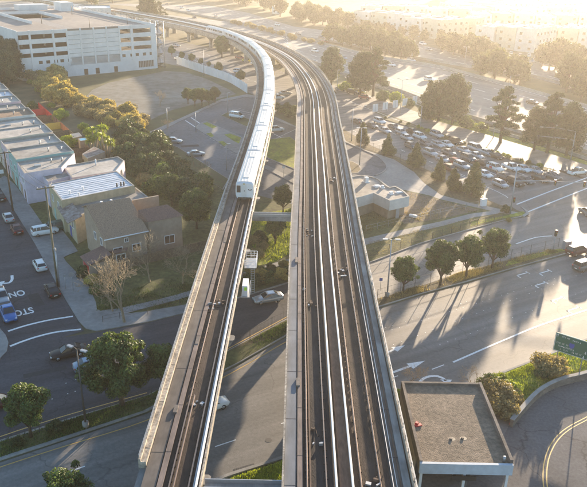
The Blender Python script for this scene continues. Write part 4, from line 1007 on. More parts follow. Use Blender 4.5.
# ---- open fronted shed at the bottom right
def shed():
    x0,x1,y0,y1 = 12.5,21.45,53.1,66.6; zt = 5.0
    r = empty('service_shed', (0,0,0), 0, 'flat gravel-roofed shed with pale fascia and open front beside the viaduct', 'shed')
    MB().box(x0+.3,y0+.3,zt-.55,x1-.3,y1-.3,zt-.08).build('roof', 'roof_gravel', r)
    m = MB(); m.box(x0,y0,zt-1.15,x1,y0+.3,zt+.05); m.build('fascia', 'wall_fascia', r)
    m = MB(); m.box(x0,y0+.3,zt-1.1,x0+.3,y1-.3,zt+.18); m.box(x0,y1-.3,zt-1.1,x1,y1,zt+.18); m.box(x1-.3,y0+.3,zt-1.1,x1,y1-.3,zt+.45); m.build('parapet', 'old_concrete', r)
    m = MB(); m.box(x0,y0+3,0,x0+.25,y1,zt-1.1); m.build('left_wall', 'wall_tan', r)
    MB().box(x0+.25,y1-.3,0,x1-.25,y1-.05,zt-1.1).build('rear_wall', 'wall_tan', r)
    MB().box(x1-.25,y0+6,0,x1,y1,zt-1.1).build('right_wall', 'wall_tan', r)
    for (x,y) in [(x0+.2,y0+.4),(x1-.4,y0+.4),(x0+4.4,y0+.4)]: MB().box(x,y,0,x+.25,y+.25,zt-1.15).build('post', 'trim_white', r)
    m = MB(); m.box(x0+3.3,y0+.12,3.0,x0+5.6,y0+.2,3.5); m.build('sign_board', 'black_metal', r)
    for (px,py) in [(452,438.5),(463.5,437.8)]:
        c = W(px,py,zt); m = MB(); m.sheet([c+Vector((math.cos(t*PI/7)*.36,math.sin(t*PI/7)*.3)) for t in range(14)], zt-.07, 0); m.obox((c.x-.1,c.y,zt-.09), .2, .22, .12, .5, 1); m.build('roof_drain', ['black_metal','wall_tan'], r)
    c = W(418,425,zt); m = MB(); m.obox((c.x,c.y,zt-.08), .75, .35, .12, .3); m.obox((c.x-.1,c.y+.15,zt-.08), .3, .3, .3, 1)
    tag(m.build('red_cloth', 'red_paint'), 'crumpled red cloth lying on the left edge of the gravel roof', 'cloth')
    c = W(504,461,zt); MB().tube([(c.x,c.y,zt),(c.x,c.y,zt+.5)], .15, 8).build('vent_pipe', 'galvanised', r)
    MB().box(15.4,64.3,0,17.0,64.8,2.3).build('service_counter', 'trim_white', r)
shed()
# curved ramp parapet wall
r = empty('retaining_wall', (0,0,0), 0, 'curved concrete parapet wall between the grass bank and the ramp road', 'wall')
RW = resample(WL([(650,349),(620,360),(587,372),(565,377.5),(549,384),(537,392),(529,400),(519,411.5),(512,420)], 1.0), .8)
MB().bar(RW, -.2, .2, 0, 1.0).build('wall', 'old_concrete', r); MB().bar(RW, -.26, .26, 1.0, 1.08).build('coping', 'concrete', r)
MB().bar(RW, .225, .245, .2, .45).build('kerb_stripe', 'red_paint', r)
# pale panel wall along the vacant lot
def panel_wall(pix, h, lab):
    P = WL(pix); r = empty('boundary_wall', (0,0,0), 0, lab, 'wall'); Q = resample(P, 3.0)
    MB().bar(Q, -.08, .08, 0, h).build('panel', 'garage_concrete', r)
    for i in range(0, len(Q), 1): MB().obox((Q[i].x,Q[i].y,0), .3, .3, h+.15).build('post', 'garage_concrete', r)
panel_wall([(177,64),(193,69.5),(224,80),(236,86),(247,93)], 3.2, 'pale panel wall along the right side of the vacant lot')
# row of white panels beside the street
for k,(px,py) in enumerate([(375,113),(385,111),(395,109),(404.5,107),(414.5,104.5)]):
    c = W(px,py); r = empty('panel_shelter', (c.x,c.y,0), .65, f"white upright panel stand beside the street, {['leftmost','second from left','middle one','second from right','rightmost'][k]} of five", 'panel', 'white panels by the street')
    MB().box(-1.1,-.06,.5,1.1,.06,2.9).build('panel', 'trim_white', r)
    for x in (-1.0,1.0): MB().box(x-.06,-.06,0,x+.06,.06,.5).build('leg', 'galvanised', r)
    MB().box(-.05,-.08,.5,.05,.08,2.9).build('mullion', 'galvanised', r)
# ================================================================== TREES
def crown(blobs, n, leaf, seed, mname='leaf_mid', shell=.55, core=True, flatten=1.0):
    rnd = random.Random(seed); m = MB(); tot = sum(b[3]**2*(b[4] if len(b) > 4 else 1) for b in blobs)
    for b in blobs:
        x,y,z,r = b[:4]; q = b[4] if len(b) > 4 else 1
        if core:
            # irregular inner mass so that light does not pass straight through
            vs = []; rs = r*.62
            for i in range(4):
                for j in range(6):
                    th = PI*(i+.5)/4; ph = 2*PI*j/6; k = rnd.uniform(.75,1.1)
                    vs.append((x+rs*k*math.sin(th)*math.cos(ph), y+rs*k*math.sin(th)*math.sin(ph), z+rs*q*k*math.cos(th)))
            fs = [(i*6+j,i*6+(j+1)%6,(i+1)*6+(j+1)%6,(i+1)*6+j) for i in range(3) for j in range(6)]+[tuple(range(6)),tuple(range(23,17,-1))]
            m.add(vs, fs)
        k = int(n*r*r*q/tot)
        for _ in range(k):
            d = Vector((rnd.gauss(0,1),rnd.gauss(0,1),rnd.gauss(0,1))).normalized(); rr = r*(shell+(1.08-shell)*rnd.random()**.6)
            p = Vector((x,y,z))+Vector((d.x*rr,d.y*rr,d.z*rr*q))
            nr = (d+Vector((rnd.gauss(0,.7),rnd.gauss(0,.7),rnd.gauss(.2,.7)))).normalized(); a = nr.orthogonal().normalized(); a.rotate(Matrix.Rotation(rnd.uniform(0,6.28),3,nr)); c = nr.cross(a)
            s = leaf*rnd.uniform(.6,1.3); s2 = s*rnd.uniform(.45,.8)
            m.add([p-a*s,p-c*s2+nr*s*.15,p+a*s,p+c*s2+nr*s*.15], [(0,1,2,3)])
    me_o = m.build('crown', mname, fix=False); me = me_o.data; bpy.data.objects.remove(me_o); return me
def trunk_mesh(h, r, limbs, seed, mname='bark'):
    rnd = random.Random(seed); m = MB(); top = h
    pts = [(0,0,-.1),(rnd.uniform(-.1,.1)*h*.1,0,h*.4),(rnd.uniform(-.1,.1)*h*.2,rnd.uniform(-.1,.1)*h*.2,h)]
    m.tube(pts, [r*1.25,r*.8,r*.3], 7)
    for (x,y,z) in limbs: m.tube([(pts[1][0],pts[1][1],h*.35),(x*.5,y*.5,(z+h*.35)*.5+.1),(x,y,z)], [r*.5,r*.35,r*.12], 5)
    o = m.build('trunk', mname); me = o.data; bpy.data.objects.remove(o); return me
PROTO = {}
def proto(kind, crown_me, trunk_me): PROTO[kind] = (crown_me, trunk_me)
def clumps(rnd, n, R, H0, H1, r0, r1, q=.85):
    out = []
    for i in range(n):
        t = (i+.5)/n; a = i*2.4+rnd.uniform(-.3,.3); z = H0+(H1-H0)*t; w = math.sin(PI*min(.97,.22+.72*t))**.7
        rr = R*w*rnd.uniform(.35,1.0); out.append((math.cos(a)*rr, math.sin(a)*rr, z, rnd.uniform(r0,r1), q))
    return out
for i in range(4):   # round street trees, unit: 6.4 m tall, crown radius 2.6
    rnd = random.Random(40+i); bl = clumps(rnd, 30, 2.1, 2.7, 5.8, .35, 1.0)
    for _ in range(7): a = rnd.uniform(0,6.28); bl.append((math.cos(a)*rnd.uniform(1.8,2.5),math.sin(a)*rnd.uniform(1.8,2.5),rnd.uniform(3,5.4),rnd.uniform(.25,.5),.8))
    proto(f'round{i}', crown(bl, 12000, .125, i, 'leaf_mid', .4), trunk_mesh(3.4, .17, [(b[0],b[1],b[2]) for b in bl[::4]], i))
for i in range(2):   # big tree with visible clumps
    rnd = random.Random(60+i); bl = clumps(rnd, 46, 3.0, 2.4, 7.4, .45, 1.1)
    proto(f'big{i}', crown(bl, 20000, .13, 5+i, 'leaf_mid', .42), trunk_mesh(4.2, .22, [(b[0],b[1],b[2]) for b in bl[::4]], i))
for i in range(5):   # small cone conifer 6.6 m
    rnd = random.Random(70+i); bl = []
    for k in range(22): t = k/22; a = k*2.4; rr = (1.3+.35*(i%3))*(1-t)**(.65+.12*(i%4))*rnd.uniform(.3,1.15); bl.append((math.cos(a)*rr+t*(i%2)*.35,math.sin(a)*rr,1.0+5.0*t,(.85*(1-t)+.3)*rnd.uniform(.7,1.1),1.1))
    proto(f'cone{i}', crown(bl, 5200, .17, 10+i, 'leaf_conifer', .5), trunk_mesh(3, .14, [], i))
for i in range(3):   # layered pine 17 m: flat plates on long limbs with gaps
    rnd = random.Random(80+i); bl = []; lim = []
    for k in range(30):
        t = k/30; a = k*2.4+rnd.uniform(-.4,.4); z = 4.0+12.0*t; R = (5.6*(1-t)**.55+.6)*rnd.uniform(.45,1.05)
        x, y = math.cos(a)*R, math.sin(a)*R; bl.append((x,y,z,rnd.uniform(1.0,1.9)*(1-.35*t),.5)); lim.append((x*.9,y*.9,z-.3))
        if k % 2: bl.append((x*.5,y*.5,z+.4,1.2,.5))
    proto(f'pine{i}', crown(bl, 8500, .26, 20+i, 'leaf_pine', .3, True), trunk_mesh(15.5, .42, lim, i))
for i in range(2):   # bushy monterey pine
    rnd = random.Random(90+i); bl = clumps(rnd, 34, 4.6, 3.0, 15.0, 1.3, 2.2, .8)
    proto(f'bushy{i}', crown(bl, 8000, .32, 30+i, 'leaf_pine', .45), trunk_mesh(12, .4, [(b[0],b[1],b[2]) for b in bl[::3]], i))
for i in range(4):   # far broad trees, coarse
    rnd = random.Random(100+i); bl = clumps(rnd, 14, 3.6, 3.0, 8.5, 1.4, 2.4, .85)
    proto(f'far{i}', crown(bl, 1500, .5, 40+i, 'leaf_far', .5), trunk_mesh(5, .3, [], i))
def shrub_proto(key, m, leaf=.12, n=3500, seed=0, tall=1.0, q=.9):
    rnd = random.Random(seed); bl = []
    for k in range(13): a = k*2.4; R = rnd.uniform(.1,1.15); bl.append((math.cos(a)*R,math.sin(a)*R,(.5+.9*rnd.random()*(1.3-R*.7))*tall,rnd.uniform(.4,.75),q))
    proto(key, crown(bl, n, leaf, seed, m, .45), trunk_mesh(1.0, .06, [(b[0]*.8,b[1]*.8,b[2]) for b in bl[::3]], seed))
shrub_proto('shrub_dark', 'leaf_dark', .13, 3500, 1); shrub_proto('shrub_dark2', 'leaf_dark', .13, 3500, 2, 1.3)
shrub_proto('shrub_yellow', 'leaf_yellow', .11, 4200, 3, 1.25); shrub_proto('shrub_tan', 'leaf_tan', .1, 4200, 4, 1.15); shrub_proto('shrub_bright', 'leaf_bright', .12, 3200, 5); shrub_proto('shrub_mid', 'leaf_mid', .12, 3500, 6)
NAMES = {'round':'street_tree','big':'street_tree','cone':'conifer','pine':'pine_tree','bushy':'pine_tree','far':'tree','shru':'shrub','bare':'bare_tree','palm':'cabbage_palm'}
def plant(kind, x, y, s, label, group=None, z=0.0, sz=None, name=None, cat=None, trunk='trunk'):
    cm, tm = PROTO[kind]; nm = name or [v for k,v in NAMES.items() if kind.startswith(k)][0]
    rnd = random.Random(int(x*13+y*7)); r = empty(nm, (x,y,z), rnd.uniform(0,6.28), label, cat or ('shrub' if nm == 'shrub' else 'tree'), group); r.scale = (s,s,sz or s)
    c = bpy.data.objects.new('crown', cm); COL.objects.link(c); c.parent = r
    if tm: t = bpy.data.objects.new('trunk', tm); COL.objects.link(t); t.parent = r
    return r
def plantpx(kind, px, py, s, label, group=None, z=0.0, **k):
    p = W(px,py); return plant(kind, p.x, p.y, s, label, group, z, **k)
# ---- street trees on the median
G = 'trees on the median strip'
plantpx('round0', 403,292, .95, 'round dark green tree on the median, just right of the wide viaduct', G, .14)
plantpx('round1', 440,285.5, 1.2, 'broad round tree on the median, second to the right of the viaduct', G, .14)
plantpx('round2', 466,277, 1.12, 'round tree on the median, third to the right of the viaduct', G, .14)
plantpx('round3', 492,269, 1.15, 'round tree on the median, farthest right of the four', G, .14)
plantpx('round1', 31,438, 1.04, 'sunlit-topped round tree on the median at the left edge', G, .14)
plantpx('big0', 122,406, 1.2, 'largest clumpy round tree on the median, left of the single track viaduct', G, .14)
plantpx('round2', 163,392, 1.0, 'smaller shaded tree on the median tucked beside the single track viaduct', G, .14)
plantpx('round3', 72,527, 1.0, 'round tree whose lit top pokes in at the bottom left edge')
plantpx('big1', 197,229, 1.0, 'large dark bushy tree behind the brown gable house beside the viaduct')
plantpx('big0', 172,206, .85, 'dark tree between the brown gable house and the car park')
plantpx('round0', 283,213, .95, 'round green tree between the viaducts near the near cross beam')
plantpx('round2', 275,245, .85, 'small round tree between the two viaducts beside the bright grass')
plantpx('big1', 222,57, 1.25, 'big round tree behind the train near the far viaduct columns')
for i,(px,py,s) in enumerate([(172,57,.75),(182,61,.6),(192,64,.65),(201,66,.5),(219,75,.75),(241,84,.75),(209,68,.4)]):
    plantpx(f'round{i%4}', px,py, s*1.1, f"small round street tree by the far left street, {['first','second','third','fourth','fifth','sixth','seventh'][i]} counted from the stair tower", 'small trees along the far street')
for i,(px,py,s) in enumerate([(188,104,.85),(195,106,.9),(202,106,.95),(209,106,.8),(215,103,.85)]):
    plantpx(f'round{(i+1)%4}', px,py, s, f"dense green tree in the clump on the vacant lot, {['first','second','third','fourth','fifth'][i]} from the left", 'tree clump on the vacant lot')
for i,(px,py,s) in enumerate([(362,144,.95),(387,155,.95),(415,167,.95),(438,181,.98),(452.5,190.5,.95),(472,195,1.12)]):
    plantpx(f'cone{i%5}', px,py, s*[1.05,.98,1.08,.95,.92,1.12][i], f"small cone-shaped conifer on the strip below the waiting cars, {['first','second','third','fourth','fifth','sixth'][i]} from the left", 'conifers below the waiting cars')
plantpx('bushy0', 331,85, .9, 'bushy pine beside the wide viaduct near the freeway')
plantpx('bushy1', 360,95, .98, 'broad pine beside the freeway, left half of the big pair'); plantpx('pine0', 373,96, 1.05, 'broad layered pine beside the freeway, right half of the big pair')
plantpx('cone1', 429,119, 2.0, 'spiky dark conifer beside the freeway left of the light pole'); plantpx('bushy0', 452,124, .95, 'rounded bushy pine beside the freeway, centre of the photo right half'); plantpx('bushy1', 438,121, .8, 'rounded pine squeezed between the spiky conifer and bushy pine')
plantpx('pine1', 500,143, .96, 'layered open pine with bare trunk beside the ramp'); 
plantpx('pine2', 547,153, .98, 'dense tall pine over the ramp, left of the far signal pole'); plantpx('bushy0', 566,156, .88, 'dense pine beside the far signal pole at the right'); plantpx('bushy1', 534,150, .75, 'shorter pine at the left foot of the dense tall pine')
for i,(px,py,s) in enumerate([(396,103,2.0),(383,100,1.8),(345,91,1.8),(409,106,1.4),(318,82,1.5),(466,127,1.8),(480,131,1.4)]):
    plantpx('shrub_bright' if i%2 == 0 else 'shrub_mid', px,py, s, f"sunlit yellowish bush on the freeway verge, {['first','second','third','fourth','fifth','sixth','seventh'][i]} planted", 'bushes on the freeway verge').update_tag()
plantpx('bushy0', 152,24, 1.0, 'big dark conifer rising behind the stair tower'); plantpx('bushy1', 145,20, .9, 'big conifer just left of the one behind the stair tower'); plantpx('pine1', 160,22, .8, 'thin pine right of the big conifers behind the stair tower')
# off-frame trees to the right whose shade reaches the road
for i,(x,y,s,k) in enumerate([(92,166,.9,'pine0'),(118,190,1.1,'bushy1')]):
    if s: plant(k, x, y, s, 'tall pine beyond the right edge shading the intersection', 'pines beyond the right edge')
# ---- bare trees
def bare(seed, h=9, spread=.5, n=5, name='bare'):
    rnd = random.Random(seed); m = MB()
    def br(p, d, L, r, lev):
        q = p+d*L*.5+Vector((rnd.uniform(-.06,.06),rnd.uniform(-.06,.06),0))*L; e = q+d*L*.5+Vector((rnd.uniform(-.1,.1),rnd.uniform(-.1,.1),.05))*L
        r = max(r,.022); m.tube([p,q,e], [r,r*.8,r*.6], 4 if lev < 3 else 3, 0, False)
        if lev >= 7: return
        for k in range(3 if lev in (0,1,3) else 2):
            a = Vector((rnd.gauss(0,1),rnd.gauss(0,1),rnd.gauss(.15,.6))).normalized(); nd = (d+a*spread*1.5).normalized()
            br(lerp(q,e,rnd.uniform(.1,1)), nd, L*rnd.uniform(.66,.85), r*.58, lev+1)
    br(Vector((0,0,-.1)), Vector((0,0,1)), h*.3, h*.018, 0)
    o = m.build('branches', 'bark_pale'); me = o.data; bpy.data.objects.remove(o); return me
for i in range(3): PROTO[f'bare{i}'] = (bare(200+i), None)
def barepx(k, px, py, s, lab, g=None):
    p = W(px,py); r = empty('bare_tree', (p.x,p.y,.05), px, lab, 'tree', g); r.scale = (s,s,s); c = bpy.data.objects.new('branches', PROTO[k][0]); COL.objects.link(c); c.parent = r
barepx('bare0', 124.5,323, 1.35, 'leafless pale tree on the corner in front of the brown gable house')
barepx('bare1', 113,312, 1.0, 'leafless tree left of the larger corner one beside the pavement')
barepx('bare2', 183,284, .85, 'small leafless tree by the board fence left of the viaduct')
barepx('bare1', 150,282, .95, 'thin leafless tree against the brown house wall')
barepx('bare2', 205,176, .5, 'small leafless tree on the car park strip')
barepx('bare0', 194,166, .5, 'tiny leafless tree among parked cars on the car park strip'); barepx('bare1', 167,132, .5, 'tiny leafless tree at the car park corner by the yellow shrubs')
barepx('bare0', 160,107, .7, 'leafless tree on the vacant lot edge')
barepx('bare1', 410,388, .45, 'thin leafless sapling behind the shed roof beside the road'); barepx('bare2', 470,388, .4, 'leafless twiggy bush behind the right corner of the shed')
# cabbage palms behind the houses
def palm(seed):
    rnd = random.Random(seed); m = MB(); t = MB()
    for k in range(5):
        a = k*2.1; x,y = math.cos(a)*.9*(k>0), math.sin(a)*.9*(k>0); z = 3.6+rnd.uniform(-.9,1.4); t.tube([(x*.2,y*.2,-.1),(x*.7,y*.7,z*.6),(x,y,z)], [.16,.12,.1], 6)
        for j in range(70):
            d = Vector((rnd.gauss(0,1),rnd.gauss(0,1),rnd.uniform(-.5,1.1))).normalized(); L = rnd.uniform(.7,1.15); n = d.orthogonal().normalized()*.07; p = Vector((x,y,z)); q = p+d*L*.6+Vector((0,0,.05)); e = p+d*L+Vector((0,0,-.2))
            m.add([p-n*.5,p+n*.5,q+n,q-n,e], [(0,1,2,3),(3,2,4)])
    a = m.build('crown', 'leaf_bright', fix=False); b = t.build('trunk', 'bark_pale'); r = (a.data, b.data); bpy.data.objects.remove(a); bpy.data.objects.remove(b); return r
PROTO['palm0'] = palm(1); PROTO['palm1'] = palm(2)
for i,(px,py) in enumerate([(95,155),(103,153),(108,159)]): plantpx(f'palm{i%2}', px,py, 1.35, f"bright spiky cabbage palm behind the pink house, {['left','middle','right'][i]} of three", 'cabbage palms behind the houses')
# ---- shrub belts: scatter with rejection in a polygon of pixels
def inside(p, poly):
    c = False; n = len(poly)
    for i in range(n):
        a, b = poly[i], poly[(i+1)%n]
        if (a[1] > p[1]) != (b[1] > p[1]) and p[0] < (b[0]-a[0])*(p[1]-a[1])/(b[1]-a[1])+a[0]: c = not c
    return c
def scatter(pix, n, mind, seed):
    P = WL(pix); rnd = random.Random(seed); out = []; x0,x1 = min(p.x for p in P),max(p.x for p in P); y0,y1 = min(p.y for p in P),max(p.y for p in P); t = 0
    while len(out) < n and t < 6000:
        t += 1; q = Vector((rnd.uniform(x0,x1),rnd.uniform(y0,y1)))
        if inside(q, P) and all((q-o).length > mind for o in out): out.append(q)
    return out
def belt(pix, n, mind, seed, kinds, s0, s1, lab, grp, **k):
    rnd = random.Random(seed+1)
    for q in scatter(pix, n, mind, seed): plant(rnd.choice(kinds), q.x, q.y, rnd.uniform(s0,s1), lab, grp, **k)
belt([(36,84),(56,80),(68,88),(76,104),(66,108),(50,102)], 14, 2.2, 1, ['shrub_yellow'], 1.9, 2.9, 'tall golden yellow willow shrub beside the vacant lot', 'golden shrubs beside the vacant lot')
belt([(70,96),(92,108),(118,112),(143,122),(146,134),(120,136),(98,126),(80,112)], 30, 2.3, 2, ['shrub_tan','shrub_tan','shrub_yellow'], 1.5, 2.3, 'brownish tan shrub in the belt between gardens and vacant lot', 'tan shrubs in the belt')
belt([(120,134),(146,132),(162,152),(186,176),(206,190),(204,210),(186,205),(160,196),(140,178),(126,158)], 34, 2.6, 3, ['shrub_dark','shrub_dark2','shrub_dark','shrub_mid'], 1.6, 2.7, 'dark green shrub in the thicket beside the car park', 'dark thicket beside the car park')
belt([(112,148),(124,146),(150,186),(140,186),(128,172)], 10, 2.0, 4, ['shrub_tan','shrub_dark'], 1.1, 1.7, 'low shrub at the garden edge of the thicket', 'low shrubs behind the houses')
belt([(14,66),(30,62),(44,74),(50,84),(34,86),(18,74)], 14, 3.0, 5, ['shrub_tan','shrub_dark2'], 2.0, 3.0, 'grey brown shrub below the multi-storey car park', 'shrubs below the multi-storey car park')
belt([(-12,72),(4,70),(17,80),(20,86),(8,88),(-12,84)], 9, 4.5, 6, ['bushy0','bushy1'], .8, 1.0, 'dark tree at the left end of the multi-storey car park', 'dark trees left of the multi-storey car park')
for i,(px,py,s,k) in enumerate([(61,118,1.5,'shrub_bright'),(57,121,1.2,'shrub_bright'),(70,147,1.6,'shrub_bright'),(66,144,1.2,'shrub_bright'),(33,108,1.2,'shrub_mid'),(84,130,1.1,'shrub_bright'),(90,136,1.2,'shrub_bright'),(117,157,1.1,'shrub_yellow'),(44,98,.9,'shrub_bright'),(51,108,.9,'shrub_bright'),(38,92,.9,'shrub_bright'),(30,84,.9,'shrub_bright')]):
    plantpx(k, px,py, s, f"bright yellow-green garden shrub behind the row houses, {['first','second','third','fourth','fifth','sixth','seventh','eighth','ninth','tenth','eleventh','twelfth'][i]} of the scattered ones", 'bright garden shrubs')
for i,(px,py,s,k) in enumerate([(85,276,1.0,'shrub_dark'),(92,286,.9,'shrub_yellow'),(97,293,.8,'shrub_mid'),(101,280,.8,'shrub_dark'),(98,268,.6,'shrub_dark'),(108,296,.7,'shrub_dark')]):
    plantpx(k, px,py, s, f"front garden shrub by the brown gable house, {['roundest dark one','yellow flowering one','green one by the pavement','small dark one by the wall','smallest by the bay','dark one nearest the bare tree'][i]}", 'front garden shrubs')
for i,(px,py) in enumerate([(249,284),(256,285),(262,281),(268,282),(274,279),(281,280),(288,276),(294,276),(252,276),(261,274),(270,272),(284,270)]):
    plantpx(['shrub_mid','shrub_dark','shrub_yellow'][i%3], px,py, .95 if i < 8 else .8, 'low hedge shrub above the road between the two viaducts', 'hedge shrubs between the viaducts')
belt([(252,238),(262,236),(268,256),(256,262)], 5, 1.5, 8, ['shrub_dark','shrub_tan'], .7, 1.0, 'small dark bush beside the left viaduct', 'small bushes beside the left viaduct')
for i,(px,py,s,k) in enumerate([(495,404,1.7,'shrub_tan'),(503,414,1.5,'shrub_tan'),(490,392,1.4,'shrub_mid'),(507,396,1.2,'shrub_bright'),(514,403,1.0,'shrub_tan'),(500,387,1.1,'shrub_bright')]):
    plantpx(k, px,py, s*.85, f"wild bush on the grass bank beside the shed, {['biggest brown one','brown one nearest the ramp wall','green one behind the roof corner','bright green one','small brown one','bright one by the road'][i]}", 'bushes on the grass bank', .12)
plantpx('shrub_tan', 549,373, 1.5, 'brownish small tree under the green road sign', None, .14); plantpx('shrub_dark2', 541,378, .8, 'dark low bush beside the small tree under the sign', None, .14)
for i,(px,py) in enumerate([(500,263),(512,259),(540,253)]): pass
plantpx('shrub_yellow', 508,222, .45, 'tiny yellow bush on the corner verge by the traffic signal'); plantpx('shrub_dark', 505,212, .8, 'dark bush by the foot of the near traffic signal pole')
plantpx('shrub_dark', 56,431, .7, 'low dark bush on the median beside the double-headed lamp', None, .14); plantpx('shrub_dark', 18,445, .5, 'small dark bush on the median at the left edge', None, .14)
plantpx('shrub_bright', 401,402, .8, 'yellow-green weeds squeezed between the viaduct and shed')
for i,(px,py,s) in enumerate([(283,113,1.3),(290,117,1.2),(276,109,1.1),(295,112,1.2),(301,116,1.2),(287,108,1.0)]): plantpx('shrub_mid', px,py, s, 'olive bush between the train and the wide viaduct', 'bushes between train and viaduct')
belt([(381,117.5),(405,124),(449,140.5),(521,162.5),(547,170),(547,169.5),(521,161),(449,139),(405,123)], 22, 1.6, 9, ['shrub_bright','shrub_mid'], .35, .6, 'low bush on the narrow strip above the waiting cars', 'low bushes on the strip')
# ---- hazy belts beyond the freeway
FARK = ['far0','far1','far2','far3']
belt([(180,-3),(247,8),(294,20),(294,12),(247,0),(200,-8)], 30, 7, 11, FARK, .9, 1.4, 'hazy tree in the belt above the freeway at top centre', 'hazy trees along the freeway at top centre')
belt([(294,23),(350,31),(356,32),(352,25),(294,14)], 20, 7, 12, FARK, .8, 1.2, 'hazy tree between the freeway and the golf course', 'hazy trees beside the golf course')
belt([(352,33.5),(409,40),(440,44),(470,53),(470,50),(440,42.5),(400,37.5),(360,32)], 15, 6, 13, FARK, .65, 1.0, 'hazy tree in front of the left apartment blocks', 'hazy trees before the left apartments')
belt([(328,42.5),(372,52.5),(372,50),(332,41)], 12, 5, 14, FARK, .9, 1.25, 'hazy tree on the freeway median, left clump', 'median trees, left clump')
belt([(376,54.5),(410,61),(408,58.5),(380,51)], 11, 5, 15, FARK, .9, 1.2, 'hazy tree on the freeway median, middle clump', 'median trees, middle clump')
belt([(478,78),(500,82),(522,87),(520,79),(500,75),(480,72)], 8, 6, 16, FARK, .9, 1.35, 'hazy tree on the slope right of the freeway median', 'trees on the right slope')
belt([(440,52),(475,62),(495,66),(500,60),(470,54),(440,49)], 11, 6, 17, FARK, .8, 1.15, 'hazy tree left of the parked cars beyond the freeway', 'trees left of the far parked cars')
belt([(533,66),(560,76),(600,92),(620,84),(570,68),(540,61)], 15, 6.5, 18, FARK, .9, 1.4, 'hazy tree before the apartments at the far right', 'trees at the far right')
belt([(560,95),(600,106),(610,100),(575,88)], 6, 7, 19, ['bushy0','bushy1','far1'], .8, 1.1, 'tall hazy tree at the right edge above the freeway', 'tall trees at the right edge')
belt([(60,12),(140,3),(180,-6),(120,-12),(40,0)], 16, 9, 20, FARK, 1.0, 1.5, 'hazy tree behind the multi-storey car park', 'trees behind the multi-storey car park')
belt([(200,-9),(640,10),(640,-8),(420,-20),(200,-22)], 50, 9, 21, FARK, 1.2, 1.9, 'hazy tree on the far hillside at the top edge', 'trees on the far hillside')
belt([(165,32),(210,40),(250,51),(290,72),(290,64),(250,46),(205,36)], 10, 5, 22, ['shrub_tan','shrub_yellow'], 1.4, 2.2, 'dry bush on the verge under the far viaduct columns', 'dry bushes under the far viaduct')
belt([(228,22.5),(260,30),(294,40),(326,47),(326,45),(294,38.5),(250,26.5)], 14, 7, 23, ['shrub_tan'], 1.0, 1.8, 'dry low bush on the freeway central strip', 'dry bushes on the freeway strip')
# ---- loose ground cover: grass blades and litter on the near verges
def grass_patch(pix, z, n, h, m, seed, name='grass'):
    P = WL(pix); rnd = random.Random(seed); x0,x1 = min(p.x for p in P),max(p.x for p in P); y0,y1 = min(p.y for p in P),max(p.y for p in P); mb = MB(); k = 0; t = 0
    cs = [(rnd.uniform(x0,x1),rnd.uniform(y0,y1),rnd.uniform(.5,2.2)) for _ in range(60)]
    while k < n and t < n*12:
        t += 1; cx,cy,cr = rnd.choice(cs); q = Vector((cx+rnd.gauss(0,cr),cy+rnd.gauss(0,cr)))
        if not inside(q, P): continue
        k += 1; a = rnd.uniform(0,6.28); w = h*.16; l = rnd.uniform(.4,1.2)*h; dx,dy = math.cos(a)*w, math.sin(a)*w; b = rnd.uniform(-.4,.4)*h; c = rnd.uniform(-.4,.4)*h
        mb.add([(q.x-dx,q.y-dy,z),(q.x+dx,q.y+dy,z),(q.x+b,q.y+c,z+l)], [(0,1,2)])
    return tag(mb.build(name, m, fix=False), kind='stuff')
grass_patch([(480,386),(537,362),(587,342),(620,332),(620,352),(587,369),(549,381),(529,396),(512,412),(500,400)], .16, 7000, .3, 'leaf_bright', 1)
grass_patch([(377,306),(467,280),(560,252),(545,250),(462,273),(376,300)], .15, 7000, .28, 'leaf_tan', 2)
grass_patch([(0,459),(147,410),(239,362),(288,333),(288,321),(228,353),(147,397),(0,442)], .15, 7000, .28, 'leaf_mid', 3)
grass_patch([(97,312),(147,312),(240,290),(240,262),(150,285),(96,300)], .05, 6000, .3, 'leaf_mid', 4)
grass_patch([(250,222),(262,216),(296,209),(296,250),(276,262),(255,266)], .06, 4000, .4, 'leaf_bright', 5)
grass_patch([(366,262),(414,245),(500,221),(500,215),(441,224),(402,234),(368,243)], .05, 3000, .16, 'leaf_tan', 6)
grass_patch([(404,192),(429,197),(441,201),(480,211),(450,217),(400,226),(345,236),(345,215),(380,214)], .045, 3500, .25, 'leaf_tan', 7)
grass_patch([(230,480),(282,463),(290,470),(290,487),(240,487)], .15, 2500, .3, 'leaf_bright', 8)
# tar patches and repairs on the roads
def patch(px, py, w, l, rz, z): 
    p = W(px,py); d = Vector((math.cos(rz),math.sin(rz))); n = Vector((-d.y,d.x))
    struct('road', MB().sheet([p-d*l-n*w,p+d*l-n*w,p+d*l+n*w,p-d*l+n*w], z), 'tar_patch', fix=False)
patch(36,300,.8,2.2,-1.02,.0345); patch(45,372,.5,2.6,.45,.0285); patch(190,146,1.0,2.4,.3,.0285)
# ================================================================== VEHICLES
def paint(name, col, metal=.2):
    return mat('paint_'+name, col, .42 if name in ('black','grey','maroon','green') else .3, .04, 3, metal=metal, coat=.1 if name in ('black','grey','maroon','green') else .5, spec=.3 if name == 'black' else .5)
paint('silver', (.42,.43,.44), .5); paint('white', (.72,.72,.7), 0); paint('black', (.015,.015,.018), .1); paint('grey', (.14,.145,.15), .4); paint('red', (.25,.03,.025), .1)
paint('blue', (.03,.14,.4), .3); paint('maroon', (.08,.015,.015), .1); paint('beige', (.35,.32,.26), .4); paint('yellow', (.6,.5,.03), 0); paint('pale_blue', (.2,.27,.36), .4); paint('green', (.05,.09,.07), .3)
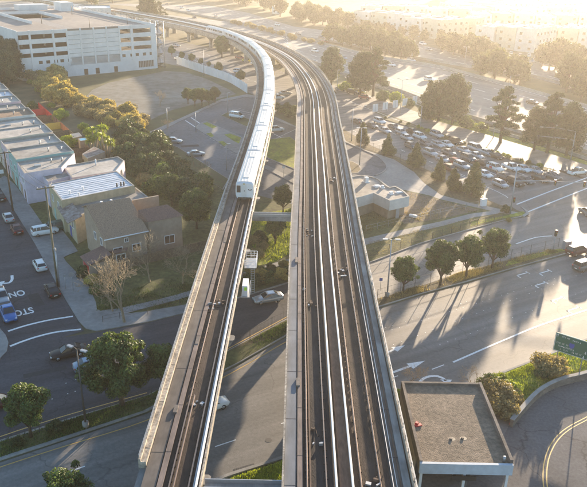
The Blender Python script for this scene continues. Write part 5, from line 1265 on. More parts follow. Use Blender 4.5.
# stations: x from rear (-) to front (+): (x, half width, z_bottom, z_belt)
SHAPES = {
 'sedan': dict(L=4.7, W=1.8, body=[(-2.35,.62,.45,.75),(-2.28,.82,.25,.95),(-1.9,.89,.2,1.0),(-1.2,.9,.18,1.0),(0,.9,.18,.98),(.9,.9,.18,.94),(1.5,.88,.2,.86),(2.1,.82,.22,.74),(2.33,.62,.35,.6)], gh=[(-1.75,1.0),(-1.05,1.42),(.25,1.44),(1.05,.93)], wb=(-1.4,1.4), wr=.32),
 'hatch': dict(L=4.2, W=1.75, body=[(-2.1,.7,.45,.8),(-2.05,.82,.25,1.0),(-1.7,.87,.2,1.03),(-1.0,.88,.18,1.02),(0,.88,.18,1.0),(.8,.88,.18,.97),(1.3,.87,.2,.92),(1.85,.8,.22,.78),(2.08,.6,.35,.62)], gh=[(-2.0,1.02),(-1.6,1.45),(.3,1.5),(1.15,.95)], wb=(-1.25,1.3), wr=.32),
 'suv': dict(L=4.8, W=1.9, body=[(-2.4,.78,.5,.9),(-2.35,.9,.3,1.12),(-1.9,.95,.26,1.15),(-1.2,.95,.24,1.15),(0,.95,.24,1.13),(.9,.95,.24,1.1),(1.3,.94,.26,1.06),(2.1,.88,.28,.95),(2.38,.7,.4,.75)], gh=[(-2.3,1.14),(-2.05,1.7),(.35,1.74),(1.1,1.1)], wb=(-1.45,1.45), wr=.37),
 'van': dict(L=5.0, W=1.95, body=[(-2.5,.85,.5,1.0),(-2.45,.95,.3,1.2),(-1.9,.97,.26,1.22),(-1.0,.97,.24,1.22),(0,.97,.24,1.2),(1.0,.97,.24,1.15),(1.6,.95,.26,1.05),(2.2,.88,.28,.9),(2.48,.7,.4,.72)], gh=[(-2.42,1.2),(-2.3,1.85),(.7,1.88),(1.75,1.05)], wb=(-1.5,1.55), wr=.35),
 'pickup': dict(L=5.4, W=1.95, body=[(-2.7,.85,.5,.95),(-2.66,.93,.35,1.1),(-2.0,.96,.3,1.1),(-1.0,.96,.28,1.1),(0,.96,.28,1.1),(1.0,.96,.28,1.1),(1.6,.95,.3,1.05),(2.4,.88,.32,.95),(2.68,.72,.45,.8)], gh=[(-.75,1.1),(-.55,1.75),(.6,1.78),(1.3,1.1)], wb=(-1.7,1.65), wr=.39),
}
CARM = {}
def car_meshes(kind, col):
    key = (kind, col)
    if key in CARM: return CARM[key]
    S = SHAPES[kind]; parts = []
    m = MB(); vs = []; fs = []; st = S['body']; n = 8
    for (x,w,zb,zt) in st:
        vs += [(x,-w*.85,zb),(x,-w,zb+.15),(x,-w*1.0,(zb+zt)*.5+.05),(x,-w*.9,zt-.03),(x,-w*.72,zt+.03),(x,w*.72,zt+.03),(x,w*.9,zt-.03),(x,w*1.0,(zb+zt)*.5+.05),(x,w,zb+.15),(x,w*.85,zb)]
    n = 10
    for k in range(len(st)-1):
        for q in range(n): fs.append((k*n+q,(k+1)*n+q,(k+1)*n+(q+1)%n,k*n+(q+1)%n))
    fs += [tuple(range(n)), tuple(range(len(st)*n-1,(len(st)-1)*n-1,-1))]
    m.add(vs, fs, 0, True)
    if kind == 'pickup':
        m2 = MB(); m2.box(-2.55,-.72,.9,-.85,.72,1.145)
    (xa,za),(xb,zb_),(xc,zc_),(xd,zd) = S['gh']; W0 = S['W']/2*.86; W1 = S['W']/2*.68
    # roof + pillars in body paint
    r = [(xb-.05,-W1,zb_),(xc+.05,-W1,zc_),(xc+.05,W1,zc_),(xb-.05,W1,zb_)]; rt = [(xb+.1,-W1+.12,zb_+.07),(xc-.15,-W1+.12,zc_+.07),(xc-.15,W1-.12,zc_+.07),(xb+.1,W1-.12,zb_+.07)]
    m.add(r+rt, [(0,1,5,4),(1,2,6,5),(2,3,7,6),(3,0,4,7),(4,5,6,7),(3,2,1,0)], 0, False)
    for s in (-1,1):
        for (p,q) in [((xa,s*W0,za),(xb,s*W1,zb_)),((xd,s*W0,zd),(xc,s*W1,zc_)),(((xb+xc)/2+.05,s*W0*1.01,(za+zd)/2),((xb+xc)/2,s*W1,zb_))]: m.tube([p,q], .05, 4)
        if kind in ('suv','van'): m.tube([((xa+xb)*.5+.65,s*W0*1.01,za),((xa+xb)*.5+.65,s*W1,zb_)], .07, 4)
    body = m.build('body', 'paint_'+col); parts.append(('body', body.data)); bpy.data.objects.remove(body)
    m = MB(); e = .02
    g = [(xa+e,-W0,za-.02),(xd-e,-W0,zd-.02),(xd-e,W0,zd-.02),(xa+e,W0,za-.02),(xb,-W1,zb_),(xc,-W1,zc_),(xc,W1,zc_),(xb,W1,zb_)]
    m.add(g, [(0,1,5,4),(1,2,6,5),(2,3,7,6),(3,0,4,7),(4,5,6,7)]); o = m.build('windows', 'glass_dark'); parts.append(('window_band', o.data)); bpy.data.objects.remove(o)
    if kind == 'pickup': o = m2.build('bed', 'black_metal'); parts.append(('cargo_bed', o.data)); bpy.data.objects.remove(o)
    for x in S['wb']:
        for s in (-1,1):
            y = s*(S['W']/2-.02); m = MB(); m.tube([(x,y-s*.2,S['wr']),(x,y+s*.01,S['wr'])], S['wr'], 12, 0); m.tube([(x,y,S['wr']),(x,y+s*.02,S['wr'])], S['wr']*.62, 10, 1)
            o = m.build('wheel', ['tyre','rim']); parts.append(('wheel', o.data)); bpy.data.objects.remove(o)
    xf = st[-1][0]; zf = st[-2][3]-.12
    for s in (-1,1):
        m = MB().box(xf-.2,s*st[-2][1]*.72-.14,zf-.08,xf-.02,s*st[-2][1]*.72+.14,zf+.06); o = m.build('headlight', 'lamp_clear'); parts.append(('headlight', o.data)); bpy.data.objects.remove(o)
        xr = st[0][0]; m = MB().box(xr-.0,s*st[1][1]*.78-.13,st[1][3]-.26,xr+.2,s*st[1][1]*.78+.13,st[1][3]-.06); o = m.build('tail_light', 'lamp_red'); parts.append(('tail_light', o.data)); bpy.data.objects.remove(o)
    m = MB().box(xf-.05,-.3,.45,xf+.02,.3,.6); o = m.build('grille', 'black_metal'); parts.append(('grille', o.data)); bpy.data.objects.remove(o)
    m = MB().box(st[0][0]-.02,-.26,.55,st[0][0]+.03,.26,.68); o = m.build('number_plate', 'white_paint'); parts.append(('number_plate', o.data)); bpy.data.objects.remove(o)
    CARM[key] = parts; return parts
NMV = {'sedan':('parked_car','car'),'hatch':('parked_car','car'),'suv':('parked_car','car'),'van':('van','van'),'pickup':('pickup_truck','pickup')}
def car(px, py, heading, kind, col, label, group=None, small=False, z=.035, world=None, name=None):
    """px,py: photo pixel of the car's middle; heading: world vector"""
    p = world or W(px, py, .75); h = Vector(heading); rz = math.atan2(h.y,h.x)
    nm, ct = NMV[kind]; r = empty(name or nm, (p.x,p.y,z), rz, label, ct, group)
    for (n, me) in car_meshes(kind, col):
        if small and n in ('grille','number_plate','headlight','tail_light'): continue
        o = bpy.data.objects.new(n, me); COL.objects.link(o); o.parent = r
    return r
S_ = (.475,-.88)      # direction of the waiting queue, toward the stop line
Q = [(379.7,121,'suv','white','white SUV at the tail of the queue, highest on the left'),(385,130,'sedan','silver','silver sedan near the tail of the queue, left of the dark one'),(394,126.5,'sedan','grey','dark sedan near the tail of the queue behind the first white SUV'),
 (407,137,'sedan','silver','silver sedan upper left of the queue between two conifers'),(420,136,'suv','white','white SUV in the upper middle of the queue'),(411,145,'hatch','grey','dark hatchback partly behind the second conifer tip'),(425.5,143,'sedan','grey','dark grey sedan below the white SUV in the upper middle'),
 (430.5,152.5,'suv','silver','silver SUV left of the third conifer top in the queue'),(437,134.5,'suv','silver','silver SUV on the upper lane of the queue, left of the white sedan'),(438,144,'sedan','silver','silver sedan in the middle lane near the big bright group'),
 (447,143.5,'sedan','white','white sedan on the upper middle lane, below the lamp pole'),(449,152,'sedan','grey','dark sedan just left of the red car row'),(456,161.5,'hatch','red','dark red hatchback in the lower lane of the queue'),(450.5,168,'hatch','maroon','maroon hatchback half hidden behind the conifer top'),
 (468.5,158,'suv','grey','grey SUV in the middle lane behind the silver sedan'),(477,155,'sedan','silver','silver sedan above the grey SUV in the middle lane'),(475.5,148,'van','silver','silver minivan in the top lane of the queue centre'),
 (497,155.5,'sedan','black','black sedan in the top lane, third from the stop line'),(495.5,167.5,'suv','white','white SUV with a red door panel near the stop line'),(500.5,183.5,'hatch','silver','silver hatchback first at the stop line in the lowest lane'),
 (511.5,167,'pickup','white','white pickup in the upper lanes right of the red-panelled SUV'),(515.5,182,'suv','black','black SUV behind the grey signal pole at the stop line'),(526,179.5,'sedan','grey','dark grey sedan second lane from the top at the stop line'),
 (523.5,168,'sedan','white','white sedan in front of the white pickup on the upper lane'),(541,178,'sedan','black','black sedan first at the stop line in the upper middle lane'),(553,175.5,'sedan','grey','dark grey sedan farthest right of the queue at the stop line'),
 (372,125,'sedan','grey','dark sedan at the very tail of the queue, lower left of the first white SUV'),(401,131.5,'hatch','silver','silver hatchback between the dark sedan and the second conifer tip'),(413,131,'sedan','black','black sedan on the upper lane near the tail'),(456,141.5,'suv','black','black SUV on the top lane left of the silver minivan'),(487,152,'sedan','silver','silver sedan right of the minivan in the top lane'),(484,163,'sedan','black','black sedan left of the red-panelled SUV'),(462,165.5,'suv','silver','silver SUV between the red hatchback and fifth conifer'),(485,173.5,'sedan','white','white sedan behind the silver hatchback in the lowest lane'),(535,169.5,'sedan','silver','silver sedan on the top lane near the stop line'),(506,176,'sedan','grey','dark sedan behind the black SUV near the stop line'),(443,158.5,'sedan','silver','silver sedan in the lower lane between the third and fourth conifer tips'),
 (464,149.5,'sedan','silver','silver sedan half hidden left of the silver minivan')]
for (px,py,k,c,l) in Q: car(px,py,S_,k,c,l,'cars waiting in the queue')
p = bpy.data.objects
# red panel on the white SUV
for o in list(bpy.data.objects):
    if o.get('label','').startswith('white SUV with a red door'):
        MB().box(-1.2,-.975,.5,-.2,-.955,1.05).build('red_door_panel', 'red_paint', o); MB().box(-1.2,.955,.5,-.2,.975,1.05).build('red_door_panel', 'red_paint', o)
car(578,171.5,(.9,.42),'pickup','white','white pickup crossing beyond the crosswalk at the far right')
car(587,211,(-.1,1),'sedan','grey','dark sedan cut by the right edge in the intersection')
car(578,250,(.86,.5),'suv','maroon','dark red SUV with a sunlit roof at the right end of the median')
car(585.5,265,(.86,.5),'suv','grey','dark grey SUV below the dark red one at the right edge')
car(268,297,(-.9,-.36),'sedan','silver','silver sedan driving between the two viaducts')
car(68,351,(-.9,-.44),'sedan','black','black sedan driving past the stop line at the lower left')
car(92,363,(.88,.46),'sedan','pale_blue','pale blue car half hidden behind the clumpy median tree')
car(209.5,404,(.85,.5),'sedan','white','white car showing only its nose from under the left viaduct')
car(-3,402,(.88,.46),'hatch','maroon','dark red car cut by the left edge beside the median tree')
sa = (.513,-.858); sb = (-.513,.858)
car(39.5,264,sb,'hatch','white','white estate car parked on the residential street below the driveway')
car(52,289,sb,'sedan','black','black sedan with red tail lights parked near the stop signs')
car(8,312,sa,'pickup','blue','bright blue pickup waiting at the stop line on the left edge')
car(1,296,sa,'pickup','silver','silver truck queuing behind the blue pickup at the left edge')
car(8,216.5,sb,'sedan','silver','silver sedan parked kerbside by the upper utility pole')
car(16.5,228,sb,'sedan','maroon','dark red sedan parked kerbside ahead of the silver sedan')
car(0,196,sb,'sedan','black','black sedan parked at the left edge by the row houses')
car(45,231,(.86,.5),'suv','white','white SUV parked across the front yard by the utility pole', z=.16)
car(60,226,(.86,.5),'suv','green','dark green SUV parked in the front yard beside the beige house', z=.06)
car(174,140,(.75,-.1),'sedan','silver','silver sedan parked at the tip of the kerbed car park strip')
car(196,153,(.8,.3),'sedan','silver','silver sedan parked halfway along the kerbed car park strip')
car(237,115.5,(.7,-.4),'van','white','white van parked near the left viaduct in the car park')
car(276,129,(.9,.35),'suv','white','white SUV parked right of the train in the car park')
car(278,97,(.9,.3),'suv','white','white SUV on the street right of the train')
car(285.5,92.5,(.9,.3),'sedan','silver','silver sedan on the street beside the wide viaduct')
car(239,71,(.85,-.3),'suv','white','white SUV turning on the street left of the curved train')
car(176,45,(.8,-.4),'sedan','silver','silver sedan parked by the first small street tree'); car(179,58,(.8,-.4),'sedan','white','white sedan parked by the second small street tree')
car(240,57,(.8,-.5),'sedan','red','red car under the bend of the left viaduct'); car(247,60,(.8,-.5),'sedan','yellow','yellow car beside the red one under the viaduct bend')
car(256,63,(.8,-.5),'suv','white','white SUV under the viaduct bend right of the yellow car')
car(341,88.5,(.75,-.5),'sedan','silver','silver sedan parked below the bushy pine beside the viaduct'); car(353,92,(.75,-.5),'suv','black','black SUV parked below the broad pine'); car(361,91.5,(.75,-.5),'hatch','yellow','bright yellow hatchback parked below the broad pine'); car(365,96.5,(.75,-.5),'sedan','red','red sedan parked below the broad pine right of the yellow hatchback')
car(357,120.5,(-.5,.85),'sedan','grey','dark sedan beside the tip of the first conifer')
car(18.6*0+465,482,(0,1),'sedan','black','black car parked inside the open-fronted shed', world=Vector((17.8,58.5)))
# freeway traffic
A = (.54,-.84); B = (-.54,.84)
FW = [(315,50.5,'white','white car on the near carriageway beside the viaduct'),(338,54,'red','reddish car on the near carriageway behind the white one'),(344,57.5,'pale_blue','blue car on the near carriageway before the first median clump'),(381.5,67,'silver','silver car on the near carriageway right of the broad pine'),(391.5,64.5,'white','white car on the near carriageway below the middle median clump'),
 (429,79,'white','white car on the near carriageway above the spiky conifer'),(532.5,102,'black','dark car with a long shadow on the near carriageway'),(582,111,'white','white car at the right edge of the near carriageway'),(505,123,'white','white car behind the layered pine on the near carriageway'),
 (298,33.5,'grey','dark car on the far carriageway just right of the viaduct'),(321.5,37,'grey','dark car on the far carriageway second from the viaduct'),(325,41,'red','reddish car on the far carriageway near the median'),(391.5,43,'white','white car on the far carriageway before the left apartments'),(423,43.5,'white','white car on the far carriageway farther right'),(429,49,'silver','silver car on the far carriageway nearer the median'),(411.5,60,'white','white car beside the middle median tree clump'),
 (167,4,'grey','grey car on the freeway highest at the top'),(182,7.5,'white','white car on the freeway above the bend of the train'),(188,10.5,'white','white car on the freeway just below another white one'),(216,15.5,'silver','silver car on the freeway above the train tail'),(277.5,24.5,'white','white car on the freeway directly above the wide viaduct bend'),(194.5,17,'grey','grey car on the freeway near the viaduct'),(167,24,'white','white car seen between the far viaduct columns')]
for (px,py,c,l) in FW: car(px,py,A if py < 200 else B,'sedan' if c != 'white' else 'suv',c,l,'cars on the freeway', small=True, name='moving_car')
for i,(px,py,c) in enumerate([(500,56,'white'),(511,53.5,'white'),(520,55,'silver'),(529,55.5,'white'),(536,56.5,'silver'),(534,60.5,'white'),(525,59.5,'grey')]): car(px,py,(.3,.9),'suv' if i%2 else 'sedan',c,f"{c} car parked in front of the far apartments, {['first','second','third','fourth','fifth','sixth','seventh'][i]} from the left",'cars parked by the far apartments', small=True)
# ================================================================== STREET FURNITURE
def hpx(px, py, ty):   # height of a vertical thing from its base pixel and the row of its top
    b = W(px,py); lo, hi = 0, 40
    for _ in range(40):
        z = (lo+hi)/2; v = Vector((b.x,b.y,z-SH)); zc = v.y*math.cos(SP)-v.z*math.sin(SP); yy = v.y*math.sin(SP)+v.z*math.cos(SP); u_ = v.x/zc; w_ = yy/zc
        c,s = math.cos(SR),math.sin(SR); bb = -u_*s+w_*c; py2 = SCY-SF*bb
        if py2 > ty: lo = z
        else: hi = z
    return lo
def street_lamp(px, py, h, arms, label, pole='pole_grey', base=True, r=.1, group=None, z=0.0):
    p = W(px,py); o = empty('street_lamp', (p.x,p.y,z), 0, label, 'street lamp', group)
    MB().tube([(0,0,0),(0,0,h)], [r*1.3,r*.7], 8).build('pole', pole, o)
    if base: MB().tube([(0,0,-.05),(0,0,.75)], .36, 12).build('footing', 'concrete', o)
    for (ax_,L) in arms:
        d = Vector((math.cos(ax_),math.sin(ax_),0)); e = Vector((0,0,h))+d*L+Vector((0,0,.35 if L > 1 else .05))
        MB().tube([(0,0,h-.1),(0,0,h-.05)+Vector((0,0,0)) if False else tuple(Vector((0,0,h+.1))+d*L*.4), tuple(e)], r*.45, 6).build('arm', pole, o)
        MB().obox(tuple(e+d*.25-Vector((0,0,.09))), .75, .34, .16, ax_).build('lamp_head', 'galvanised' if pole != 'pole_dark' else 'pole_grey', o)
    return o
street_lamp(86,428,10.2,[(2.6,.7),(-.4,.7)],'tall dark lamp post with two heads on the left median','pole_dark', z=.1)
street_lamp(387,297,9.6,[(0,.7),(PI,.7)],'grey lamp post with two heads on the median beside the wide viaduct', z=.1)
street_lamp(397,268,3.0,[(0,.1)],'short lamp by the road', base=False) if False else None
street_lamp(359.5,165,hpx(359.5,165,128),[(0,.6),(PI,.6)],'lamp post with twin heads on the plaza island', base=False)
street_lamp(351.5,141,hpx(351.5,141,108),[(.5,3.8)],'lamp post with a long arm beside the tail of the queue', base=False)
street_lamp(420,129,hpx(420,129,106),[(2.6,1.6)],'grey lamp post with a curved arm above the queue', base=False)
street_lamp(400,114,hpx(400,114,80),[(2.8,1.2),(-.3,1.2)],'lamp post beside the white panels by the freeway', base=False)
street_lamp(493,138,hpx(493,138,104),[(0,.3)],'slim white pole on the verge beside the layered pine', base=False)
street_lamp(509,88,hpx(509,88,76),[(.3,3.4)],'lamp post with an arm on the slope beyond the freeway', base=False)
street_lamp(464.5,66,hpx(464.5,66,47),[(0,.8),(PI,.8)],'double headed lamp post beyond the freeway above the flare', base=False)
street_lamp(204,76,hpx(204,76,49),[(.4,.8),(PI+.4,.8)],'white lamp post beside the small street trees', base=False)
street_lamp(372,62,hpx(372,62,36),[(2.5,1.5)],'faint lamp post at the freeway median clump', base=False) if False else None
street_lamp(227.5,113,hpx(227.5,113,93),[(0,.3)],'slim lamp post in the car park near the white van', base=False)
street_lamp(226.5,170,hpx(226.5,170,144),[(0,.4)],'slim lamp post at the car park kerb beside the train', base=False)
street_lamp(196,122+10,hpx(196,132,112),[(0,.3)],'slim post at the corner of the car park strip', base=False)
street_lamp(167.5,126,hpx(167.5,126,108),[(0,.3)],'slim post by the golden shrubs at the car park edge', base=False)
street_lamp(337,92,hpx(337,92,70),[(0,.25)],'slim pole topped with a red marker below the bushy pine', base=False)
# fences
def post_fence(pix, h, label, step=2.4, mesh_bars=0, z=.14, pm='pole_dark', pr=.03):
    Q = resample(WL(pix), step); r = empty('post_fence', (0,0,0), 0, label, 'fence')
    for p in Q: MB().box(p.x-pr,p.y-pr,z,p.x+pr,p.y+pr,z+h).build('post', pm, r)
    m = MB()
    for t in [.97,.5,.06][:2+mesh_bars]: m.ribbon(Q, [(-.014,z+h*t-.014),(.014,z+h*t-.014),(.014,z+h*t+.014),(-.014,z+h*t+.014)])
    m.build('rail', pm, r)
    if mesh_bars:
        m = MB(); k = 0
        for i in range(len(Q)-1):
            d = Q[i+1]-Q[i]; rz = math.atan2(d.y,d.x)
            for j in range(int(d.length/.28)):
                p = lerp(Q[i],Q[i+1],(j+.5)/int(d.length/.28)); m.box(p.x-.006,p.y-.006,z+.05,p.x+.006,p.y+.006,z+h*.96)
        m.build('wire_mesh', pm, r)
    return r
post_fence([(377,301),(400,294),(430,284.5),(462,275),(500,263),(530,255),(558,248)], 1.9, 'dark post fence along the median right of the wide viaduct', 2.4, 1)
post_fence([(0,446),(40,433),(86,418),(125,407),(152,399)], 1.5, 'dark post fence along the left median strip', 2.6, 1)
post_fence([(228,354),(250,341),(272,328),(290,320)], 1.6, 'post fence on the median between the two viaducts', 2.4, 1)
post_fence([(366,258),(400,249),(432,240),(460,231),(485,224),(502,219)], 1.5, 'dark post fence along the verge below the kiosk lawn', 2.2, 1, .06)
post_fence([(366,232),(400,224),(440,215),(478,207)], 1.3, 'pale rail fence above the kiosk lawn path', 2.6, 0, .05, 'galvanised')
post_fence([(355,146),(373,150),(400,161),(432,175),(465,194)], 1.8, 'thin fence behind the small conifers', 2.6, 1, .05)
post_fence([(103,323),(120,319.5),(148,315),(180,306)], 1.1, 'low dark fence beside the corner path', 2.6, 0, .06)
post_fence([(222,191),(236,197),(256,203)], 1.2, 'short rail fence by the car park end', 2.4, 0, .05)
# freeway barriers
def barrier(P, label, h=.9, w=.25):
    r = empty('crash_barrier', (0,0,0), 0, label, 'barrier'); Q = resample(P, 8)
    mb = MB(); mb.ribbon(Q, [(-w,0),(w,0),(w*.4,h*.4),(w*.3,h),(-w*.3,h),(-w*.4,h*.4)]); mb.build('barrier', 'concrete', r)
barrier([p for p in offset(nearU[1:], .6)], 'pale concrete barrier along the upper side of the near carriageway', 1.1, .3)
barrier([p for p in offset(nearL[1:], -.6)], 'pale concrete barrier along the lower side of the near carriageway')
barrier([p for p in offset(farL[1:], -.6)], 'pale concrete barrier along the far carriageway')
# sound wall / parapet along the ramp
barrier(WL([(345,77),(380,88.5),(420,103),(430,113.5),(480,127.5),(530,142),(575,156),(600,164)]), 'low parapet on the verge between ramp and freeway', .8)
# traffic signals
def signal_head(root, c, rz):
    h = MB().obox((c[0],c[1],c[2]-.55), .36, .4, 1.15, rz); s = h.build('signal_head', 'black_metal', root)
    for k,mn in enumerate(('lamp_red','signal_yellow','leaf_dark')):
        d = Vector((math.cos(rz),math.sin(rz),0)); p = Vector((c[0],c[1],c[2]+.4-k*.36)); MB().tube([p+d*.18,p+d*.24], .12, 10).build('lens', mn, s)
def mast(px, py, h, arm, heads, label, lampside=None):
    b = W(px,py); o = empty('traffic_signal', (b.x,b.y,0), 0, label, 'traffic signal')
    MB().tube([(0,0,0),(0,0,h)], [.17,.1], 10).build('pole', 'pole_grey', o)
    a = Vector(arm); z0 = h*.68; MB().tube([(0,0,z0),(a.x*.3,a.y*.3,z0+.35),(a.x,a.y,z0+.5)], [.12,.09,.05], 8).build('mast_arm', 'pole_grey', o)
    rz = math.atan2(a.y,a.x)-PI/2
    for t in heads: signal_head(o, (a.x*t,a.y*t,z0+.15), rz)
    signal_head(o, (.35,-.25,3.2), rz)
    if lampside: 
        l = Vector(lampside); MB().tube([(0,0,h-.1),(l.x*.5,l.y*.5,h+.35),(l.x,l.y,h+.3)], .05, 6).build('lamp_arm', 'pole_grey', o); MB().obox((l.x,l.y,h+.2), .8, .35, .16, math.atan2(l.y,l.x)).build('lamp_head', 'galvanised', o)
    return o
mast(510,214,hpx(510,214,165),(15.5,-2.0),(.5,.86),'near traffic signal pole with a long mast arm over the crosswalk', None)
c = W(545,183)
mast(570.6,160,hpx(570.6,160,131),(-9,2.0),(.55,.95),'far traffic signal pole with an arm above the queue at the right', (-8,2.5))
mast(462+86,232,0.1,(0.1,0),(),'') if False else None
b = W(553,250); o = empty('traffic_signal', (b.x,b.y,.1), 0, 'short traffic signal standing at the right end of the median', 'traffic signal'); MB().tube([(0,0,0),(0,0,3)], .06, 8).build('pole', 'pole_grey', o); signal_head(o, (0,0,3.2), -1)
b = W(566,249); o = empty('signal_cabinet', (b.x,b.y,.1), .4, 'grey green control cabinet at the right tip of the median', 'cabinet'); MB().box(-.7,-.4,0,.7,.4,1.5).build('cabinet_box', 'pole_grey', o); MB().box(-.75,-.45,1.5,.75,.45,1.58).build('lid', 'galvanised', o); MB().box(-.02,-.42,.2,.02,-.405,1.4).build('door_seam', 'black_metal', o)
b = W(483,206); o = empty('signal_cabinet', (b.x,b.y,.0), .4, 'pale cabinet on the verge left of the near signal pole', 'cabinet'); MB().box(-.6,-.35,.1,.6,.35,1.6).build('cabinet_box', 'trim_white', o); MB().box(-.7,-.45,0,.7,.45,.1).build('plinth', 'concrete', o); MB().box(-.65,-.4,1.6,.65,.4,1.66).build('lid', 'galvanised', o)
# green guide sign
b = W(566,375); o = empty('road_sign', (b.x,b.y,.14), 0, 'green directional road sign with a small blue shield on the grass bank', 'road sign')
p0 = W(558,368)-b
o.rotation_euler = (0,0,-.62)
for x in (-1.5,1.5): MB().tube([(x,0,0),(x,0,5.2)], .07, 8).build('post', 'galvanised', o)
MB().box(-2.15,-.1,2.9,2.15,-.04,5.5).build('panel', 'green_sign', o)
m = MB()
for (a,b_,c_,d_) in [(-2.1,2.94,2.1,2.99),(-2.1,5.41,2.1,5.46),(-2.1,2.99,-2.05,5.41),(2.05,2.99,2.1,5.41)]: m.box(a,-.115,b_,c_,-.1,d_)
m.build('border', 'white_paint', o)
m = MB(); m.add([(-.28,-.115,4.6),(-.33,-.115,4.35),(-.25,-.115,4.0),(0,-.115,3.82),(.25,-.115,4.0),(.33,-.115,4.35),(.28,-.115,4.6),(0,-.115,4.54)], [tuple(range(8))]); m.build('shield', 'blue_paint', o)
m = MB(); rnd = random.Random(5)
def squiggle(x0, x1, z, h):   # lettering too small to read in the photograph: short strokes
    x = x0
    while x < x1:
        w = rnd.uniform(.08,.16)
        if rnd.random() < .82: m.box(x,-.116,z,x+.028,-.1,z+h); m.box(x+.028,-.116,z+rnd.choice([0,h*.45,h-.03]),x+w-.02,-.1,z+rnd.choice([.03,h*.45+.03])+0*h if False else z+h*.5) if rnd.random() < .5 else m.box(x+.028,-.116,z+h-.035,x+w-.02,-.1,z+h)
        x += w+.03
squiggle(-1.3,-.35,5.0,.2); squiggle(.0,.9,4.9,.2); squiggle(-1.85,-.5,4.0,.22); squiggle(-1.6,.4,3.6,.22); squiggle(.0,1.4,3.25,.22); squiggle(-1.3,-.3,3.2,.2)
m.build('lettering', 'white_paint', o)
def sign_arrow(x, z, up):
    m = MB(); s = 1 if up else -1; m.box(x-.035,-.116,z-.15,x+.035,-.1,z+.15); m.add([(x-.14,-.116,z+.1*s),(x+.14,-.116,z+.1*s),(x,-.116,z+.26*s)], [(0,1,2)]); m.build('arrow', 'white_paint', o)
sign_arrow(-1.85,5.1,True); sign_arrow(1.75,3.9,False); sign_arrow(1.6,3.25,False)
# signs on the residential street
def small_sign(px, py, h, w, m_, label, rz=0, octo=False):
    b = W(px,py); o = empty('street_sign', (b.x,b.y,.14), rz, label, 'sign'); MB().tube([(0,0,0),(0,0,h)], .035, 6).build('post', 'galvanised', o)
    mb = MB(); n = 8 if octo else 4; R = w/2/math.cos(PI/n)
    vs = [(R*math.cos(PI/n+2*PI*i/n),y,h-.3+R*math.sin(PI/n+2*PI*i/n)) for y in (-.06,-.04) for i in range(n)]
    mb.add(vs, [tuple(range(n)), tuple(range(2*n-1,n-1,-1))]+[(i,(i+1)%n,n+(i+1)%n,n+i) for i in range(n)]); mb.build('plate', m_, o)
small_sign(73.5,292,3.2,.75,'galvanised','pale octagonal sign back on a post at the street corner', .5, True)
small_sign(66,290,2.6,.3,'galvanised','narrow pale sign on a post left of the octagonal one', .5)
small_sign(3,182,2.6,.9,'trim_white','white square sign on the pavement at the upper left edge', .5)
small_sign(283.5,178,2.8,.6,'trim_white','small white sign beside the path right of the train', -.2)
small_sign(380,292,2.4,.5,'blue_paint','small blue sign at the foot of the wide viaduct', .1)
# utility poles and wires
def utility(px, py, ty, label, arms=1, m_='wood_pole'):
    b = W(px,py); h = hpx(px,py,ty); o = empty('utility_pole', (b.x,b.y,.1), math.atan2(.513,.858), label, 'utility pole')
    MB().tube([(0,0,0),(0,0,h)], [.19,.12], 8).build('pole', m_, o)
    for k in range(arms):
        z = h-.35-k*1.1; MB().box(-1.3,-.07,z,1.3,.07,z+.16).build('crossarm', m_, o)
        for x in (-1.15,-.6,.6,1.15): MB().tube([(x,0,z+.16),(x,0,z+.38)], .05, 6).build('insulator', 'lamp_clear', o)
    MB().tube([(0,.05,h*.55),(0,.05,h*.68)], .25, 8).build('transformer', 'galvanised', o) if arms > 1 else None
    return Vector((b.x,b.y,h))
t1 = utility(58,287,187,'tall wooden utility pole with crossarm in front of the beige house')
t2 = utility(13,211,152,'leaning dark utility pole beside the teal row house', 1, 'bark')
b = W(58,287); o = empty('conduit_riser', (b.x+.35,b.y-.25,.1), 0, 'pale conduit pipe rising along the wooden utility pole', 'pipe'); MB().tube([(0,0,0),(0,0,6.2)], .13, 8).build('pipe', 'galvanised', o); MB().obox((0,0,6.2), .3, .3, .5).build('cap', 'galvanised', o)
def wire(a, b, label, sag=.8, r=.028):
    pts = [lerp(a,b,t/16)-Vector((0,0,sag*4*(t/16)*(1-t/16))) for t in range(17)]; tag(MB().tube(pts, r, 4).build('power_line', 'black_metal', fix=False), label, 'power line', 'overhead wires')
for dx in (-1.1,.6): wire(t1+Vector((dx*.86,dx*.51,0)), t2+Vector((dx*.86,dx*.51,0)), f"thin overhead wire between the two left utility poles, {'street' if dx < 0 else 'house'} side")
wire(t1, Vector((-48,132,6.6)), 'thin service wire from the wooden pole to the silver roof'); wire(t1, Vector((-57,140,6.6)), 'thin service wire from the wooden pole to the lavender house')
wire(t2, Vector((-64,152,6.8)), 'thin service wire from the dark pole to the row house roof', .3)
# bits on the ground: pale boxes and bins
for i,(px,py,lab) in enumerate([(413,217,'white box lying on the dirt beside the station kiosk'),(372,181,'small white cabinet on the plaza lawn'),(437,199,'small rubble heap right of the station kiosk')][:1]):
    b = W(px,py); o = MB().obox((b.x,b.y,.05), 1.6, .6, .45, -.5); tag(o.build('utility_box', 'trim_white'), lab, 'box')
b = W(130,243)
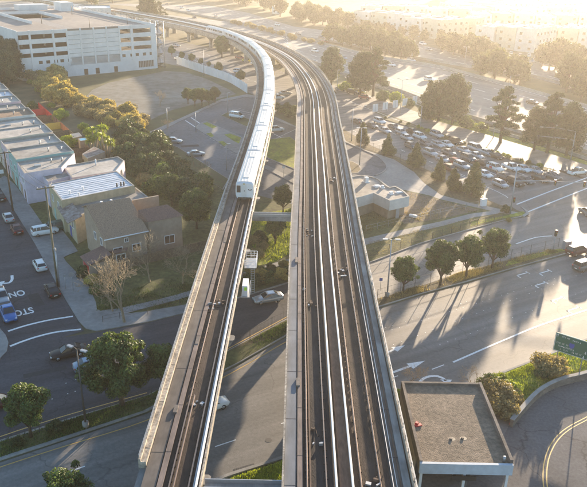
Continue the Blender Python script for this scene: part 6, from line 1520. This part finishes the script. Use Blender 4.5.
# ================================================================== CAMERA, LIGHT, AIR
AZ = math.radians(23.0); EL = math.radians(8.0)
sd = Vector((math.sin(AZ)*math.cos(EL), math.cos(AZ)*math.cos(EL), math.sin(EL)))
sun = bpy.data.lights.new('sun', 'SUN'); sun.energy = 5.0; sun.angle = math.radians(.6); sun.color = (1,.78,.54)
so = bpy.data.objects.new('sun', sun); COL.objects.link(so); so.rotation_euler = sd.to_track_quat('Z','Y').to_euler(); so.location = sd*900
w = bpy.data.worlds.new('World'); C.world = w; w.use_nodes = True; nt = w.node_tree
bgn = nt.nodes['Background']; sky = nt.nodes.new('ShaderNodeTexSky'); sky.sky_type = 'NISHITA'; sky.sun_disc = False
sky.sun_elevation = EL; sky.sun_rotation = AZ; sky.altitude = 50; sky.dust_density = .6; sky.air_density = 1.0; sky.ozone_density = 2.2
nt.links.new(sky.outputs[0], bgn.inputs['Color']); bgn.inputs['Strength'].default_value = .12
hz = MB().box(-880,-140,-1.0,880,1400,63).build('haze', 'tyre'); tag(hz, kind='stuff')
hz.data.materials.clear(); hm = bpy.data.materials.new('haze_air'); hm.use_nodes = True; hn = hm.node_tree
hn.nodes.remove(hn.nodes['Principled BSDF']); pv = hn.nodes.new('ShaderNodeVolumePrincipled')
pv.inputs['Density'].default_value = HAZE; pv.inputs['Color'].default_value = (1,.96,.9,1); pv.inputs['Anisotropy'].default_value = .6
hn.links.new(pv.outputs[0], hn.nodes['Material Output'].inputs['Volume']); hz.data.materials.append(hm)
cam = bpy.data.cameras.new('camera'); co = bpy.data.objects.new('camera', cam); COL.objects.link(co); C.camera = co
cam.sensor_fit = 'HORIZONTAL'; cam.sensor_width = 36; cam.lens = 36*SF/587; cam.clip_start = .5; cam.clip_end = 5000
c, s = math.cos(SR), math.sin(SR); cp, sp = math.cos(SP), math.sin(SP)
# image right and up vectors in world space
right = Vector((c, sp*s, cp*s)); up = Vector((-s, sp*c, cp*c)); back = right.cross(up)
mt = Matrix((right, up, back)).transposed().to_4x4(); mt.translation = Vector((0,0,SH)); co.matrix_world = mt
C.view_settings.view_transform = 'Standard'; C.view_settings.look = 'None'; C.view_settings.gamma = 1; C.view_settings.use_curve_mapping = False
C.view_settings.exposure = EXPO
C.render.engine = 'CYCLES'; C.cycles.max_bounces = 6; C.cycles.volume_bounces = 1; C.cycles.diffuse_bounces = 3; C.cycles.glossy_bounces = 2; C.cycles.transparent_max_bounces = 6; C.cycles.transmission_bounces = 2
C.cycles.use_denoising = True
try: C.cycles.denoiser = 'OPENIMAGEDENOISE'
except Exception: pass
C.cycles.sample_clamp_indirect = 4
